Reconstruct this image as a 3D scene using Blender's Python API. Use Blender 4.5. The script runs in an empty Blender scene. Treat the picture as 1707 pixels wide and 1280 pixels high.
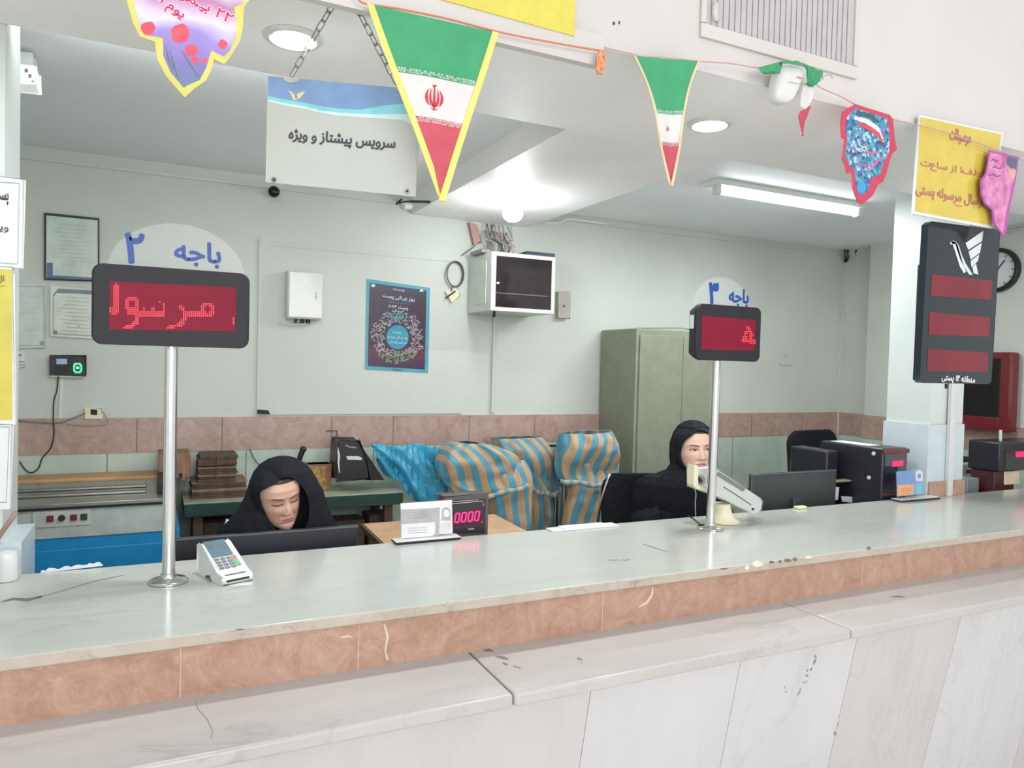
import bpy, bmesh, math, random, re
from math import sin, cos, pi, radians as rad
from mathutils import Vector as V, Matrix, noise
from mathutils.geometry import tessellate_polygon
random.seed(7)
sc = bpy.context.scene
COL = sc.collection

# ---------------- camera, world, exposure ----------------
FPX, CX, CY = 1223.0, 853.5, 640.0
CAM = V((0, 0, 1.796))
def cam_axes(yaw, p, r):
    f = V((sin(yaw)*cos(p), cos(yaw)*cos(p), sin(p)))
    rt = V((cos(yaw), -sin(yaw), 0)); up = rt.cross(f)
    return (cos(r)*rt + sin(r)*up, -sin(r)*rt + cos(r)*up, f)
CR, CU, CF = cam_axes(rad(25.874), rad(-1.614), rad(1.484))
cd = bpy.data.cameras.new('camera'); co = bpy.data.objects.new('camera', cd); COL.objects.link(co)
cd.sensor_width = 36; cd.sensor_fit = 'HORIZONTAL'; cd.lens = 36*FPX/1707; cd.clip_start = .05
mw = Matrix.Identity(4)
for i in range(3):
    mw[i][0], mw[i][1], mw[i][2], mw[i][3] = CR[i], CU[i], -CF[i], CAM[i]
co.matrix_world = mw; sc.camera = co
sc.view_settings.view_transform = 'Standard'; sc.view_settings.look = 'None'
sc.view_settings.gamma = 1; sc.view_settings.use_curve_mapping = False
sc.view_settings.exposure = EXPO = 0.2
w = bpy.data.worlds.new('world'); sc.world = w; w.use_nodes = True
bgn = w.node_tree.nodes['Background']; bgn.inputs[0].default_value = (.97, .98, 1, 1); bgn.inputs[1].default_value = .92
def area(name, loc, rot, sx, sy, e, col=(1, 1, 1)):
    l = bpy.data.lights.new(name, 'AREA'); l.shape = 'RECTANGLE'; l.size = sx; l.size_y = sy; l.energy = e; l.color = col
    o = bpy.data.objects.new(name, l); COL.objects.link(o); o.location = loc; o.rotation_euler = rot; return o
# daylight from the tall hall windows behind the customer side
area('hall_window_light', (0.5, -4.2, 2.6), (rad(80), 0, rad(-8)), 5, 2.6, 190, (1, .985, .965))

# ---------------- placing helpers ----------------
def ray(px, py): return CR*((px-CX)/FPX) - CU*((py-CY)/FPX) + CF
def at(px, py, x=None, y=None, z=None):
    """the point of the plane x=, y= or z= that the photo shows at this pixel"""
    d = ray(px, py)
    k, c = (0, x) if x is not None else (1, y) if y is not None else (2, z)
    return CAM + d*((c-CAM[k])/d[k])
class Surf:
    """a flat surface in the room; P(px,py,off) is its point, off metres proud of it"""
    def __init__(s, x=None, y=None, z=None, pt=None, n=None):
        if pt is None:
            if x is not None: pt, n = V((x, 0, 0)), V((-1, 0, 0))
            elif y is not None: pt, n = V((0, y, 0)), V((0, -1, 0))
            else: pt, n = V((0, 0, z)), V((0, 0, 1))
        s.pt, s.n = pt, n.normalized()
    def P(s, px, py, off=0):
        d = ray(px, py); return CAM + d*((s.pt-CAM).dot(s.n)/d.dot(s.n)) + s.n*off

# ---------------- mesh builder ----------------
class MB:
    def __init__(s): s.v = []; s.f = []; s.m = []; s.col = None; s.att = None
    def add(s, vs, fs, m=0):
        b = len(s.v); s.v += [V(p) for p in vs]
        for f in fs: s.f.append([b+i for i in f]); s.m.append(m)
        return b
    def box(s, x0, x1, y0, y1, z0, z1, m=0):
        return s.add([(x, y, z) for z in (z0, z1) for y in (y0, y1) for x in (x0, x1)],
              [(0, 2, 3, 1), (4, 5, 7, 6), (0, 1, 5, 4), (2, 6, 7, 3), (0, 4, 6, 2), (1, 3, 7, 5)], m)
    def obox(s, c, a, b, d, m=0):
        """box centred at c with half-axis vectors a, b, d"""
        c, a, b, d = V(c), V(a), V(b), V(d)
        vs = [c+a*i+b*j+d*k for k in (-1, 1) for j in (-1, 1) for i in (-1, 1)]
        s.add(vs, [(0, 2, 3, 1), (4, 5, 7, 6), (0, 1, 5, 4), (2, 6, 7, 3), (0, 4, 6, 2), (1, 3, 7, 5)], m)
    def prism(s, pts, vec, m=0, msides=None):
        pts = [V(p) for p in pts]; vec = V(vec); n = len(pts)
        tris = tessellate_polygon([pts])
        b = s.add(pts + [p+vec for p in pts], [], m)
        for t in tris:
            s.f.append([b+i for i in t]); s.m.append(m)
            s.f.append([b+n+i for i in reversed(t)]); s.m.append(m if msides is None else msides)
        for i in range(n):
            j = (i+1) % n
            s.f.append([b+i, b+j, b+n+j, b+n+i]); s.m.append(m if msides is None else msides)
    def poly(s, pts, m=0, holes=()):
        loops = [[V(p) for p in pts]] + [[V(p) for p in h] for h in holes]
        allp = [p for l in loops for p in l]
        s.add(allp, tessellate_polygon(loops), m)
    def tube(s, path, r, n=10, closed=False, m=0, cap=True):
        path = [V(p) for p in path]; N = len(path)
        rs = r if isinstance(r, (list, tuple)) else [r]*N
        up = V((0, 0, 1)); prev = None; rings = []
        for i, p in enumerate(path):
            if closed: t = path[(i+1) % N]-path[i-1]
            else: t = path[min(i+1, N-1)]-path[max(i-1, 0)]
            t.normalize()
            a = prev - t*prev.dot(t) if prev is not None else (up if abs(t.z) < .95 else V((1, 0, 0))).cross(t)
            if a.length < 1e-6: a = V((1, 0, 0)).cross(t)
            a.normalize(); prev = a; bb = t.cross(a)
            rings.append([p + (a*cos(2*pi*k/n) + bb*sin(2*pi*k/n))*rs[i] for k in range(n)])
        s.loft(rings, m, closed_v=closed, cap=cap and not closed)
    def loft(s, rings, m=0, closed_u=True, closed_v=False, cap=True):
        n = len(rings[0]); N = len(rings); b = s.add([p for r in rings for p in r], [], m)
        for i in range(N if closed_v else N-1):
            for k in range(n if closed_u else n-1):
                k2 = (k+1) % n; i2 = (i+1) % N
                s.f.append([b+i*n+k, b+i*n+k2, b+i2*n+k2, b+i2*n+k]); s.m.append(m)
        if cap and closed_u and not closed_v:
            s.f.append([b+k for k in reversed(range(n))]); s.m.append(m)
            s.f.append([b+(N-1)*n+k for k in range(n)]); s.m.append(m)
        return b
    def lathe(s, prof, c, n=32, m=0, axis=V((0, 0, 1)), cap=True):
        ax = V(axis).normalized(); u = (V((1, 0, 0)) if abs(ax.x) < .9 else V((0, 1, 0))); u = (u-ax*u.dot(ax)).normalized(); v = ax.cross(u)
        s.loft([[V(c)+ax*z+(u*cos(2*pi*k/n)+v*sin(2*pi*k/n))*max(r, 1e-4) for k in range(n)] for r, z in prof], m, cap=cap)
    def ball(s, c, r, n=20, m=0, sc3=(1, 1, 1)):
        k = n//2
        s.loft([[V(c)+V((r*sc3[0]*sin(pi*(i+.02)/(k+.04))*cos(2*pi*j/n), r*sc3[1]*sin(pi*(i+.02)/(k+.04))*sin(2*pi*j/n), -r*sc3[2]*cos(pi*(i+.02)/(k+.04)))) for j in range(n)] for i in range(k+1)], m)
    # flat drawing on a surface, in photo pixels
    def dpoly(s, sf, pts, m=0, off=.0006, holes=()):
        s.poly([sf.P(*p, off) for p in pts], m, [[sf.P(*p, off) for p in h] for h in holes])
    def drect(s, sf, tl, tr, br, bl, m=0, off=.0006): s.dpoly(sf, [tl, tr, br, bl], m, off)
    def stroke(s, sf, pts, wpx, m=0, off=.0006):
        n = len(pts); L = []; R = []
        for i, p in enumerate(pts):
            a = pts[max(i-1, 0)]; b = pts[min(i+1, n-1)]
            dx, dy = b[0]-a[0], b[1]-a[1]; l = math.hypot(dx, dy) or 1
            ww = wpx[i] if isinstance(wpx, (list, tuple)) else wpx
            L.append((p[0]-dy/l*ww/2, p[1]+dx/l*ww/2)); R.append((p[0]+dy/l*ww/2, p[1]-dx/l*ww/2))
        for i in range(n-1):
            s.add([sf.P(*q, off) for q in (L[i], L[i+1], R[i+1], R[i])], [(0, 1, 2, 3)], m)
    def disc(s, sf, c, rx, ry=None, m=0, off=.0006, n=24, a0=0, a1=2*pi):
        ry = ry or rx
        s.add([sf.P(c[0]+rx*cos(a0+(a1-a0)*k/n), c[1]-ry*sin(a0+(a1-a0)*k/n), off) for k in range(n)], [tuple(range(n))], m)
    def text(s, sf, string, tl, tr, bl, m=0, off=.0008, bold=.02):
        h_ = math.hypot(bl[0]-tl[0], bl[1]-tl[1])*bold; offs = [(h_*cos(k*pi/4), h_*sin(k*pi/4)) for k in range(8)]
        for ko, (ox, oy) in enumerate(offs):
            for tri in text_tris(string):
                s.add([sf.P(tl[0]+(tr[0]-tl[0])*u+(bl[0]-tl[0])*v_+ox, tl[1]+(tr[1]-tl[1])*u+(bl[1]-tl[1])*v_+oy, off+ko*8e-5) for u, v_ in tri], [(0, 1, 2)], m)

_L = {'ا': '\uFE8D\uFE8E', 'د': '\uFEA9\uFEAA', 'ر': '\uFEAD\uFEAE', 'ز': '\uFEAF\uFEB0', 'ژ': '\uFB8A\uFB8B', 'و': '\uFEED\uFEEE'}
for c_, b_ in dict(ب=0xFE8F, پ=0xFB56, ت=0xFE95, ج=0xFE9D, س=0xFEB1, ش=0xFEB5, ص=0xFEB9, ط=0xFEC1, ق=0xFED5, ک=0xFB8E, ل=0xFEDD, م=0xFEE1, ن=0xFEE5, ه=0xFEE9, ی=0xFBFC, خ=0xFEA5).items():
    _L[c_] = ''.join(chr(b_+i) for i in range(4))
def shape(s):
    """right-to-left joining forms, written out left to right"""
    o = ''
    for i, c in enumerate(s):
        if c not in _L: o += c; continue
        p = i > 0 and len(_L.get(s[i-1], '')) == 4; n = i < len(s)-1 and s[i+1] in _L; f = _L[c]
        if len(f) == 2: o += f[1 if p else 0]
        elif f[0] == '\uFEE9' and not p and not n: o += '\uFBA6'
        else: o += f[(3 if n else 1) if p else (2 if n else 0)]
    return re.sub('[0-9۰-۹]+', lambda k: k.group()[::-1], o[::-1])
_TC = {}
def ear_clip(poly, sg):
    pts = [p for i, p in enumerate(poly) if math.hypot(p[0]-poly[i-1][0], p[1]-poly[i-1][1]) > 1e-6]
    if sg < 0: pts = pts[::-1]
    out = []; cr = lambda a, b, c: (b[0]-a[0])*(c[1]-a[1])-(b[1]-a[1])*(c[0]-a[0]); guard = 0
    while len(pts) > 3 and guard < 4000:
        n = len(pts); done = False
        for i in range(n):
            guard += 1; a, b, c = pts[i-1], pts[i], pts[(i+1) % n]; k = cr(a, b, c)
            if k <= 1e-12:
                if abs(k) < 1e-9: pts.pop(i); done = True; break
                continue
            if any(cr(a, b, q) > 1e-12 and cr(b, c, q) > 1e-12 and cr(c, a, q) > 1e-12 for q in pts if q not in (a, b, c)): continue
            out.append([a, b, c]); pts.pop(i); done = True; break
        if not done: break
    if len(pts) == 3: out.append(pts)
    return out
def text_tris(string, bold=0):
    """triangles of a text, in 0..1 of its bounding box, v downwards"""
    if (string, bold) in _TC: return _TC[(string, bold)]
    cu = bpy.data.curves.new('text', 'FONT'); cu.body = shape(string); cu.fill_mode = 'NONE'; cu.resolution_u = 4
    o = bpy.data.objects.new('text', cu); COL.objects.link(o)
    me = bpy.data.meshes.new_from_object(o.evaluated_get(bpy.context.evaluated_depsgraph_get()))
    adj = {}
    for e in me.edges:
        a, b = e.vertices; adj.setdefault(a, []).append(b); adj.setdefault(b, []).append(a)
    P = [(q.co.x, q.co.y) for q in me.vertices]; seen = set(); loops = []
    for st in adj:
        if st in seen: continue
        lp = [st]; seen.add(st); cur = st
        while True:
            nx = [k for k in adj[cur] if k not in seen]
            if not nx: break
            # keep the drawing order of the outline
            cur = min(nx, key=lambda k: (k != cur+1, k)); seen.add(cur); lp.append(cur)
        if len(lp) > 2: loops.append(sorted(lp) if max(lp)-min(lp) == len(lp)-1 else lp)
    bpy.data.objects.remove(o); bpy.data.meshes.remove(me)
    def sa(l): return sum(P[l[i-1]][0]*P[l[i]][1]-P[l[i]][0]*P[l[i-1]][1] for i in range(len(l)))/2
    ar = [sa(l) for l in loops]; big = max(ar, key=abs); sg = 1 if big > 0 else -1
    def inside(p, l):
        c = False
        for i in range(len(l)):
            (x1, y1), (x2, y2) = P[l[i-1]], P[l[i]]
            if (y1 > p[1]) != (y2 > p[1]) and p[0] < (x2-x1)*(p[1]-y1)/(y2-y1)+x1: c = not c
        return c
    tris = []
    for l, a in zip(loops, ar):
        if a*sg <= 0: continue
        hs = [h for h, b in zip(loops, ar) if b*sg < 0 and inside(P[h[0]], l)]
        # cut each hole open to the outline, then fill the single outline
        poly = [P[k] for k in l]
        if hs and sa(l)*sa(hs[0]) > 0: pass
        for h in sorted(hs, key=lambda h: -max(P[k][0] for k in h)):
            hp = [P[k] for k in h]; best = min(((p[0]-q[0])**2+(p[1]-q[1])**2, i, k) for i, p in enumerate(poly) for k, q in enumerate(hp))
            _, i0, k0 = best; poly = poly[:i0+1]+hp[k0:]+hp[:k0+1]+poly[i0:]
        tris += ear_clip(poly, sg)
    xs = [p[0] for t in tris for p in t]; ys = [p[1] for t in tris for p in t]
    x0, x1, y0, y1 = min(xs), max(xs), min(ys), max(ys)
    out = [[((p[0]-x0)/(x1-x0), (y1-p[1])/(y1-y0)) for p in t] for t in tris]
    _TC[(string, bold)] = out; return out

def build(mb, name, mats, parent=None, smooth=False, bevel=0, seg=2, auto=None, mod=None, loc=None):
    if not isinstance(mats, (list, tuple)): mats = [mats]
    if parent is not None:
        q = parent; o0 = V(q.get('_o', (0, 0, 0)))
    else:
        if loc is None:
            xs = [p.x for p in mb.v]; ys = [p.y for p in mb.v]; loc = ((min(xs)+max(xs))/2, (min(ys)+max(ys))/2, min(p.z for p in mb.v))
        o0 = V(loc)
    me = bpy.data.meshes.new(name)
    me.from_pydata([p-o0 for p in mb.v], [], mb.f)
    for m in mats: me.materials.append(m)
    me.polygons.foreach_set('material_index', mb.m)
    if smooth: me.polygons.foreach_set('use_smooth', [True]*len(mb.f))
    if mb.col:
        a = me.color_attributes.new('Col', 'FLOAT_COLOR', 'POINT'); a.data.foreach_set('color', [c for q in mb.col for c in q])
    if mb.att:
        a = me.attributes.new('stripe', 'FLOAT', 'POINT'); a.data.foreach_set('value', mb.att)
    me.update(); me.validate()
    o = bpy.data.objects.new(name, me); COL.objects.link(o)
    o['_o'] = tuple(o0)
    if parent is not None: o.parent = parent
    else: o.location = o0
    if bevel:
        b = o.modifiers.new('bevel', 'BEVEL'); b.width = bevel; b.segments = seg; b.limit_method = 'ANGLE'; b.angle_limit = rad(40)
        if not smooth:
            me.polygons.foreach_set('use_smooth', [True]*len(mb.f)); me.set_sharp_from_angle(angle=rad(40))
    elif smooth and auto: me.set_sharp_from_angle(angle=rad(auto))
    return o
def tag(o, label=None, cat=None, group=None, kind=None):
    if label: o['label'] = label
    if cat: o['category'] = cat
    if group: o['group'] = group
    if kind: o['kind'] = kind
    return o
def thing(name, label, cat, loc, group=None):
    o = bpy.data.objects.new(name, None); COL.objects.link(o); o.location = loc; o.empty_display_size = .1
    o['_o'] = tuple(loc); return tag(o, label, cat, group)
def struct(name, mb, mats, **k): return tag(build(mb, name, mats, **k), kind='structure')

# ---------------- materials ----------------
def lin(c):
    c = c/255; return c/12.92 if c <= .04045 else ((c+.055)/1.055)**2.4
def rgb(c): return tuple(lin(x) for x in c)+(1,)
class NT:
    def __init__(s, name):
        s.m = bpy.data.materials.new(name); s.m.use_nodes = True; s.t = s.m.node_tree; s.b = s.t.nodes['Principled BSDF']; s.tc = None
    def n(s, typ, **k):
        q = s.t.nodes.new(typ)
        for a, v_ in k.items():
            if a[0] == 'i': q.inputs[int(a[1:])].default_value = v_
            else: setattr(q, a, v_)
        return q
    def l(s, a, b): s.t.links.new(a, b)
    def coord(s):
        if not s.tc: s.tc = s.n('ShaderNodeTexCoord')
        return s.tc.outputs['Object']
    def noise(s, scale, detail=3, rough=.5, dist=0, vec=None):
        q = s.n('ShaderNodeTexNoise'); q.inputs['Scale'].default_value = scale; q.inputs['Detail'].default_value = detail
        q.inputs['Roughness'].default_value = rough; q.inputs['Distortion'].default_value = dist; s.l(vec or s.coord(), q.inputs['Vector']); return q.outputs[0]
    def ramp(s, f, stops, interp='LINEAR'):
        q = s.n('ShaderNodeValToRGB'); e = q.color_ramp.elements; q.color_ramp.interpolation = interp
        while len(e) < len(stops): e.new(.5)
        for i, (p, c) in enumerate(stops): e[i].position = p; e[i].color = rgb(c) if max(c) > 1.01 or len(c) == 3 else c
        s.l(f, q.inputs[0]); return q.outputs[0]
    def mix(s, f, a, b, mode='MIX'):
        q = s.n('ShaderNodeMix', data_type='RGBA', blend_type=mode)
        for k, x in ((0, f), (6, a), (7, b)):
            if hasattr(x, 'is_output'): s.l(x, q.inputs[k])
            elif k == 0: q.inputs[0].default_value = x
            else: q.inputs[k].default_value = rgb(x)
        return q.outputs[2]
    def bump(s, h, st, dist=.002):
        q = s.n('ShaderNodeBump'); q.inputs['Strength'].default_value = st; q.inputs['Distance'].default_value = dist; s.l(h, q.inputs['Height']); s.l(q.outputs[0], s.b.inputs['Normal'])
def mat(name, c, rough=.5, metal=0, var=.06, scale=14, bump=0, bscale=60, coat=0, spec=.5, alpha=None):
    q = NT(name); b = q.b
    b.inputs['Roughness'].default_value = rough; b.inputs['Metallic'].default_value = metal; b.inputs['Specular IOR Level'].default_value = spec
    b.inputs['Coat Weight'].default_value = coat
    d = tuple(max(0, x*(1-var)) for x in c); e = tuple(min(255, x*(1+var*.5)) for x in c)
    q.l(q.ramp(q.noise(scale, 3), [(.3, d), (.7, e)]), b.inputs['Base Color'])
    if bump: q.bump(q.noise(bscale, 4), bump)
    return q.m
def emis(name, c, st, base=None):
    q = NT(name); q.b.inputs['Base Color'].default_value = rgb(base or c); q.b.inputs['Emission Color'].default_value = rgb(c); q.b.inputs['Emission Strength'].default_value = st
    return q.m
def marble(name, base, vein, dark, rough=.16, sc_=1.0, amount=.5, stretch=(1, 1, 1)):
    q = NT(name); mp = q.n('ShaderNodeMapping'); mp.inputs['Scale'].default_value = stretch; q.l(q.coord(), mp.inputs[0]); v_ = mp.outputs[0]
    soft = q.ramp(q.noise(2.2*sc_, 5, .6, .6, v_), [(.35, base), (.72, vein)])
    n1 = q.noise(1.6*sc_, 7, .62, 1.2, v_)
    a = q.n('ShaderNodeMath', operation='SUBTRACT', i1=.5); q.l(n1, a.inputs[0])
    a2 = q.n('ShaderNodeMath', operation='ABSOLUTE'); q.l(a.outputs[0], a2.inputs[0])
    line = q.ramp(a2.outputs[0], [(.0, (255, 255, 255)), (.022, (0, 0, 0))])
    patch = q.ramp(q.noise(1.1*sc_, 2, .5, 0, v_), [(.45, (0, 0, 0)), (.7, (255, 255, 255))])
    f = q.n('ShaderNodeMath', operation='MULTIPLY'); q.l(line, f.inputs[0]); q.l(patch, f.inputs[1])
    f2 = q.n('ShaderNodeMath', operation='MULTIPLY', i1=amount); q.l(f.outputs[0], f2.inputs[0])
    q.l(q.mix(f2.outputs[0], soft, dark), q.b.inputs['Base Color']); q.b.inputs['Roughness'].default_value = rough
    return q.m
M_wall = mat('painted_plaster', (200, 206, 198), .55, var=.03, scale=1.2, bump=.08, bscale=30)
M_ceil = mat('ceiling_paint', (240, 244, 246), .6, var=.02, scale=1.0)
M_fasc = mat('warm_white_paint', (200, 196, 192), .5, var=.03, scale=1.3, bump=.05, bscale=20)
M_soff = mat('soffit_paint', (243, 242, 240), .5, var=.03, scale=1.5)
M_pill = mat('pale_green_grey_paint', (204, 212, 208), .35, var=.03, scale=2)
M_floor = marble('floor_tile', (238, 236, 232), (228, 226, 222), (120, 116, 110), .2, 1.2)
M_top = marble('counter_marble', (180, 184, 177), (172, 176, 169), (140, 143, 138), .17, 1.0, .3, (.5, 2.2, 1))
M_edge = marble('rough_marble_edge', (186, 176, 164), (172, 161, 148), (116, 106, 98), .5, 6, .6)
M_ledge = marble('ledge_marble', (182, 179, 175), (172, 169, 165), (138, 136, 135), .3, 1.3, .4, (.6, 2, 1))
M_panel = marble('panel_marble', (190, 187, 186), (181, 179, 178), (156, 154, 153), .3, 1.5, .35, (1.6, 1, .5))
M_panel2 = marble('panel_marble_pale', (197, 195, 196), (190, 188, 190), (162, 160, 162), .3, 1.2, .35, (1.4, 1, .6))
M_pink = None
def pinkmat(name, base, lo, hi):
    q = NT(name)
    a = q.ramp(q.noise(9, 6, .7, 1.5), [(.3, lo), (.5, base), (.68, hi)])
    n1 = q.noise(5, 8, .7, 2.0); s1 = q.n('ShaderNodeMath', operation='SUBTRACT', i1=.5); q.l(n1, s1.inputs[0])
    s2 = q.n('ShaderNodeMath', operation='ABSOLUTE'); q.l(s1.outputs[0], s2.inputs[0])
    ln = q.ramp(s2.outputs[0], [(0, (110, 110, 110)), (.012, (0, 0, 0))])
    c = q.mix(ln, a, (232, 205, 188))
    n2 = q.noise(3.3, 8, .75, 1.2); t1 = q.n('ShaderNodeMath', operation='SUBTRACT', i1=.47); q.l(n2, t1.inputs[0])
    t2 = q.n('ShaderNodeMath', operation='ABSOLUTE'); q.l(t1.outputs[0], t2.inputs[0])
    ln2 = q.ramp(t2.outputs[0], [(0, (130, 130, 130)), (.012, (0, 0, 0))])
    q.l(q.mix(ln2, c, (132, 84, 74)), q.b.inputs['Base Color']); q.b.inputs['Roughness'].default_value = .3; return q.m
M_pink = pinkmat('pink_marble', (176, 140, 120), (160, 122, 102), (186, 156, 138))
M_pinkw = pinkmat('pink_marble_dado', (172, 146, 136), (158, 128, 118), (184, 160, 150))
M_dado = marble('grey_green_marble', (188, 202, 190), (172, 187, 175), (142, 156, 146), .3, 2.0, .4)
M_clad = marble('pale_blue_marble', (202, 213, 216), (190, 202, 206), (170, 180, 188), .25, 2.0, .3)
M_grout = mat('dark_joint', (110, 100, 92), .8)
M_chrome = mat('brushed_steel', (214, 214, 212), .16, 1, var=.03)
M_steel = mat('dull_steel', (150, 150, 146), .4, 1)
M_black = mat('black_plastic', (30, 31, 34), .4, var=.1)
M_dark = mat('charcoal_plastic', (40, 40, 44), .55, spec=.3, var=.04)
M_white = mat('white_plastic', (208, 210, 208), .3, var=.02)
M_offw = mat('off_white_metal', (214, 220, 212), .4, var=.03)
M_cream = mat('cream_plastic', (226, 220, 190), .45, var=.03)
M_lgrey = mat('light_grey_plastic', (196, 200, 196), .4, var=.03)
M_cloth = mat('black_cloth', (27, 29, 34), .85, var=.15, scale=30, bump=.25, bscale=260, spec=.2)
M_blue = mat('blue_paint', (24, 138, 196), .4, var=.05)
M_green = mat('green_edge_paint', (26, 60, 50), .5, var=.12)
M_tabtop = mat('worn_table_top', (168, 176, 156), .4, var=.12, scale=6)
M_wood = mat('light_wood', (200, 162, 122), .5, var=.08, scale=8)
M_woodd = mat('dark_wood_edge', (84, 66, 54), .5)
M_card = mat('brown_cardboard', (138, 108, 86), .8, var=.12)
M_cardd = mat('old_cardboard', (88, 74, 64), .9, var=.2, scale=30)
M_cab = mat('olive_grey_metal', (130, 136, 118), .4, var=.04)
M_paper = mat('white_paper', (214, 216, 218), .5, var=.015)
M_yel = mat('yellow_print', (206, 196, 84), .35, var=.03)
M_yel2 = mat('amber_print', (234, 206, 92), .3, var=.05)
M_ink = mat('black_ink', (38, 40, 44), .5)
M_inkb = mat('blue_ink', (24, 66, 146), .45)
M_inkg = mat('grey_ink', (150, 158, 152), .6)
M_maroon = mat('maroon_ink', (160, 76, 92), .5)
M_rope = mat('orange_cord', (206, 120, 92), .7)
M_fgreen = mat('flag_green', (60, 152, 104), .7, var=.05, bump=.2, bscale=200)
M_fwhite = mat('flag_white', (210, 208, 206), .7, var=.03, bump=.2, bscale=200)
M_fred = mat('flag_red', (190, 78, 92), .7, var=.05, bump=.2, bscale=200)
M_fyel = mat('flag_yellow_trim', (220, 210, 116), .7, var=.04)
M_redled = emis('lit_red_led', (255, 66, 76), 1.1)
M_pinkled = emis('lit_pink_led', (255, 40, 110), 1.5)
def redscreen(name, c, r=.12):
    q = NT(name); q.b.inputs['Roughness'].default_value = r
    q.l(q.ramp(q.noise(5, 2), [(.3, tuple(x*.85 for x in c)), (.7, c)]), q.b.inputs['Base Color'])
    q.b.inputs['Emission Color'].default_value = rgb(c); q.b.inputs['Emission Strength'].default_value = .25; return q.m
M_redscr = redscreen('red_acrylic_screen', (124, 26, 48), .5); M_redscr.node_tree.nodes['Principled BSDF'].inputs['Specular IOR Level'].default_value = .15
M_redscr2 = redscreen('red_acrylic_window', (120, 40, 54))
M_lamp = emis('lamp_glow', (250, 253, 255), 14)
M_tubel = emis('tube_glow', (250, 253, 255), 9)
M_glassd = mat('dark_glass', (38, 34, 38), .08, var=.1, coat=.5)
def glass(name, tint=(235, 240, 240), a=.25):
    q = NT(name); q.b.inputs['Base Color'].default_value = rgb(tint); q.b.inputs['Roughness'].default_value = .05
    q.b.inputs['Alpha'].default_value = a; return q.m
M_acryl = glass('clear_acrylic', (222, 228, 228), .08)
# ---------------- the room ----------------
ZC, YB, YF, ZS, YW, XR, ZCEIL = 1.10, 2.70, 1.97, 2.78, 4.78, 5.68, 2.91
XL0 = -1.6
b = MB(); b.box(XL0-.1, XR+.1, 2.0, YW+.1, -.06, 0); b.box(-6, 9, -6, 2.0, -.06, 0); struct('floor', b, M_floor)
b = MB(); b.box(XL0-.1, XR+.1, YB-.01, YW+.1, ZCEIL, ZCEIL+.12); struct('ceiling', b, M_ceil)
b = MB(); b.box(XL0-.1, XR+.1, YW, YW+.12, 0, ZCEIL+.12); struct('wall_back', b, M_wall)
b = MB(); b.box(XR, XR+.12, 1.95, YW, 0, ZCEIL); struct('wall_right', b, M_wall)
b = MB(); b.box(XL0-.12, XL0, 1.95, YW, 0, ZCEIL); struct('wall_left', b, M_wall)
# fascia over the counter, a deep beam with its underside showing; it steps down a little on the left
b = MB(); b.box(XL0-3, XR+3, 1.95, YB, ZS, 4.4, 0); b.box(XL0-3, 1.215, 1.925, 1.952, 2.705, 2.80, 1)
for f in range(len(b.f)):
    p = [b.v[i] for i in b.f[f]]
    if all(abs(q.z-ZS) < 1e-6 for q in p): b.m[f] = 2
struct('wall_front', b, [M_fasc, M_fasc, M_soff])
# beam crossing the office ceiling
b = MB(); b.box(1.53, 2.395, YB, YW, ZS, ZCEIL+.05); struct('trim_1', b, M_soff)
# pillars, painted above and marble clad below
for nm, x0, x1 in (('wall_pillar_left', -.75, -.422), ('wall_pillar_right', 3.946, 4.242)):
    b = MB(); b.box(x0, x1, YB+.002, 2.975, 0, ZS if nm[-1] == 't' else ZCEIL, 0)
    b.box(x0+.001, x1-.001, YB+.03, 2.974, ZS-.02, ZCEIL, 0)
    cz = 1.51 if 'right' in nm else 1.20
    b.box(x0-.012, x1+(.012 if 'right' in nm else .05), YB-.004, 2.985, 0, cz, 1)
    b.box(x0+.002, x1-.001, YB-.0045, YB+.01, ZC, cz+.0, 1)
    struct(nm, b, [mat('pillar_'+nm[-4:], (204, 212, 208), .35, var=.03, scale=2), M_clad])
# marble dado round the office: pink course over grey-green
b = MB(); b.box(XL0, XR, YW-.022, YW, 1.222, 1.424); b.box(XR-.022, XR, 1.97, YW-.02, 1.222, 1.424)
struct('trim_2', b, M_pinkw)
b = MB(); b.box(XL0, XR, YW-.018, YW, .0, 1.222); b.box(XR-.018, XR, 1.97, YW-.02, .0, 1.222); struct('trim_3', b, M_dado)
b = MB()
for x in (-.1, .36, 1.02, 1.43, 1.98, 2.5, 4.6, 5.2): b.box(x, x+.004, YW-.0235, YW-.02, 1.224, 1.422)
for x in (-.25, .5, 1.3, 3.3, 4.4, 5.05): b.box(x, x+.004, YW-.0195, YW-.016, .3, 1.22)
struct('trim_4', b, M_grout)
# pilaster on the right wall, past the corner
b = MB(); b.box(5.585, XR, 4.02, 4.43, 0, ZCEIL, 0); b.box(5.566, XR, 4.01, 4.44, 1.222, 1.424, 1); b.box(5.57, XR, 4.012, 4.438, 0, 1.222, 2)
struct('trim_5', b, [M_wall, M_pinkw, M_dado])
# plastered-over panel on the back wall with a raised margin
b = MB(); x0 = .56; x1 = 1.93; z0, z1 = 1.437, 2.52
b.box(x0, x1, YW-.014, YW, z0, z1, 0)
b.box(x0+.06, x1, YW-.019, YW-.013, z1-.035, z1-.028, 0)
struct('trim_6', b, M_wall)
# thin cable line under the ceiling
b = MB(); b.box(XL0, 1.53, YW-.012, YW, 2.835, 2.85); b.box(2.395, XR, YW-.012, YW, 2.865, 2.88); b.box(XR-.012, XR, 2.0, YW, 2.865, 2.88); struct('trim_7', b, M_wall)

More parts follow.
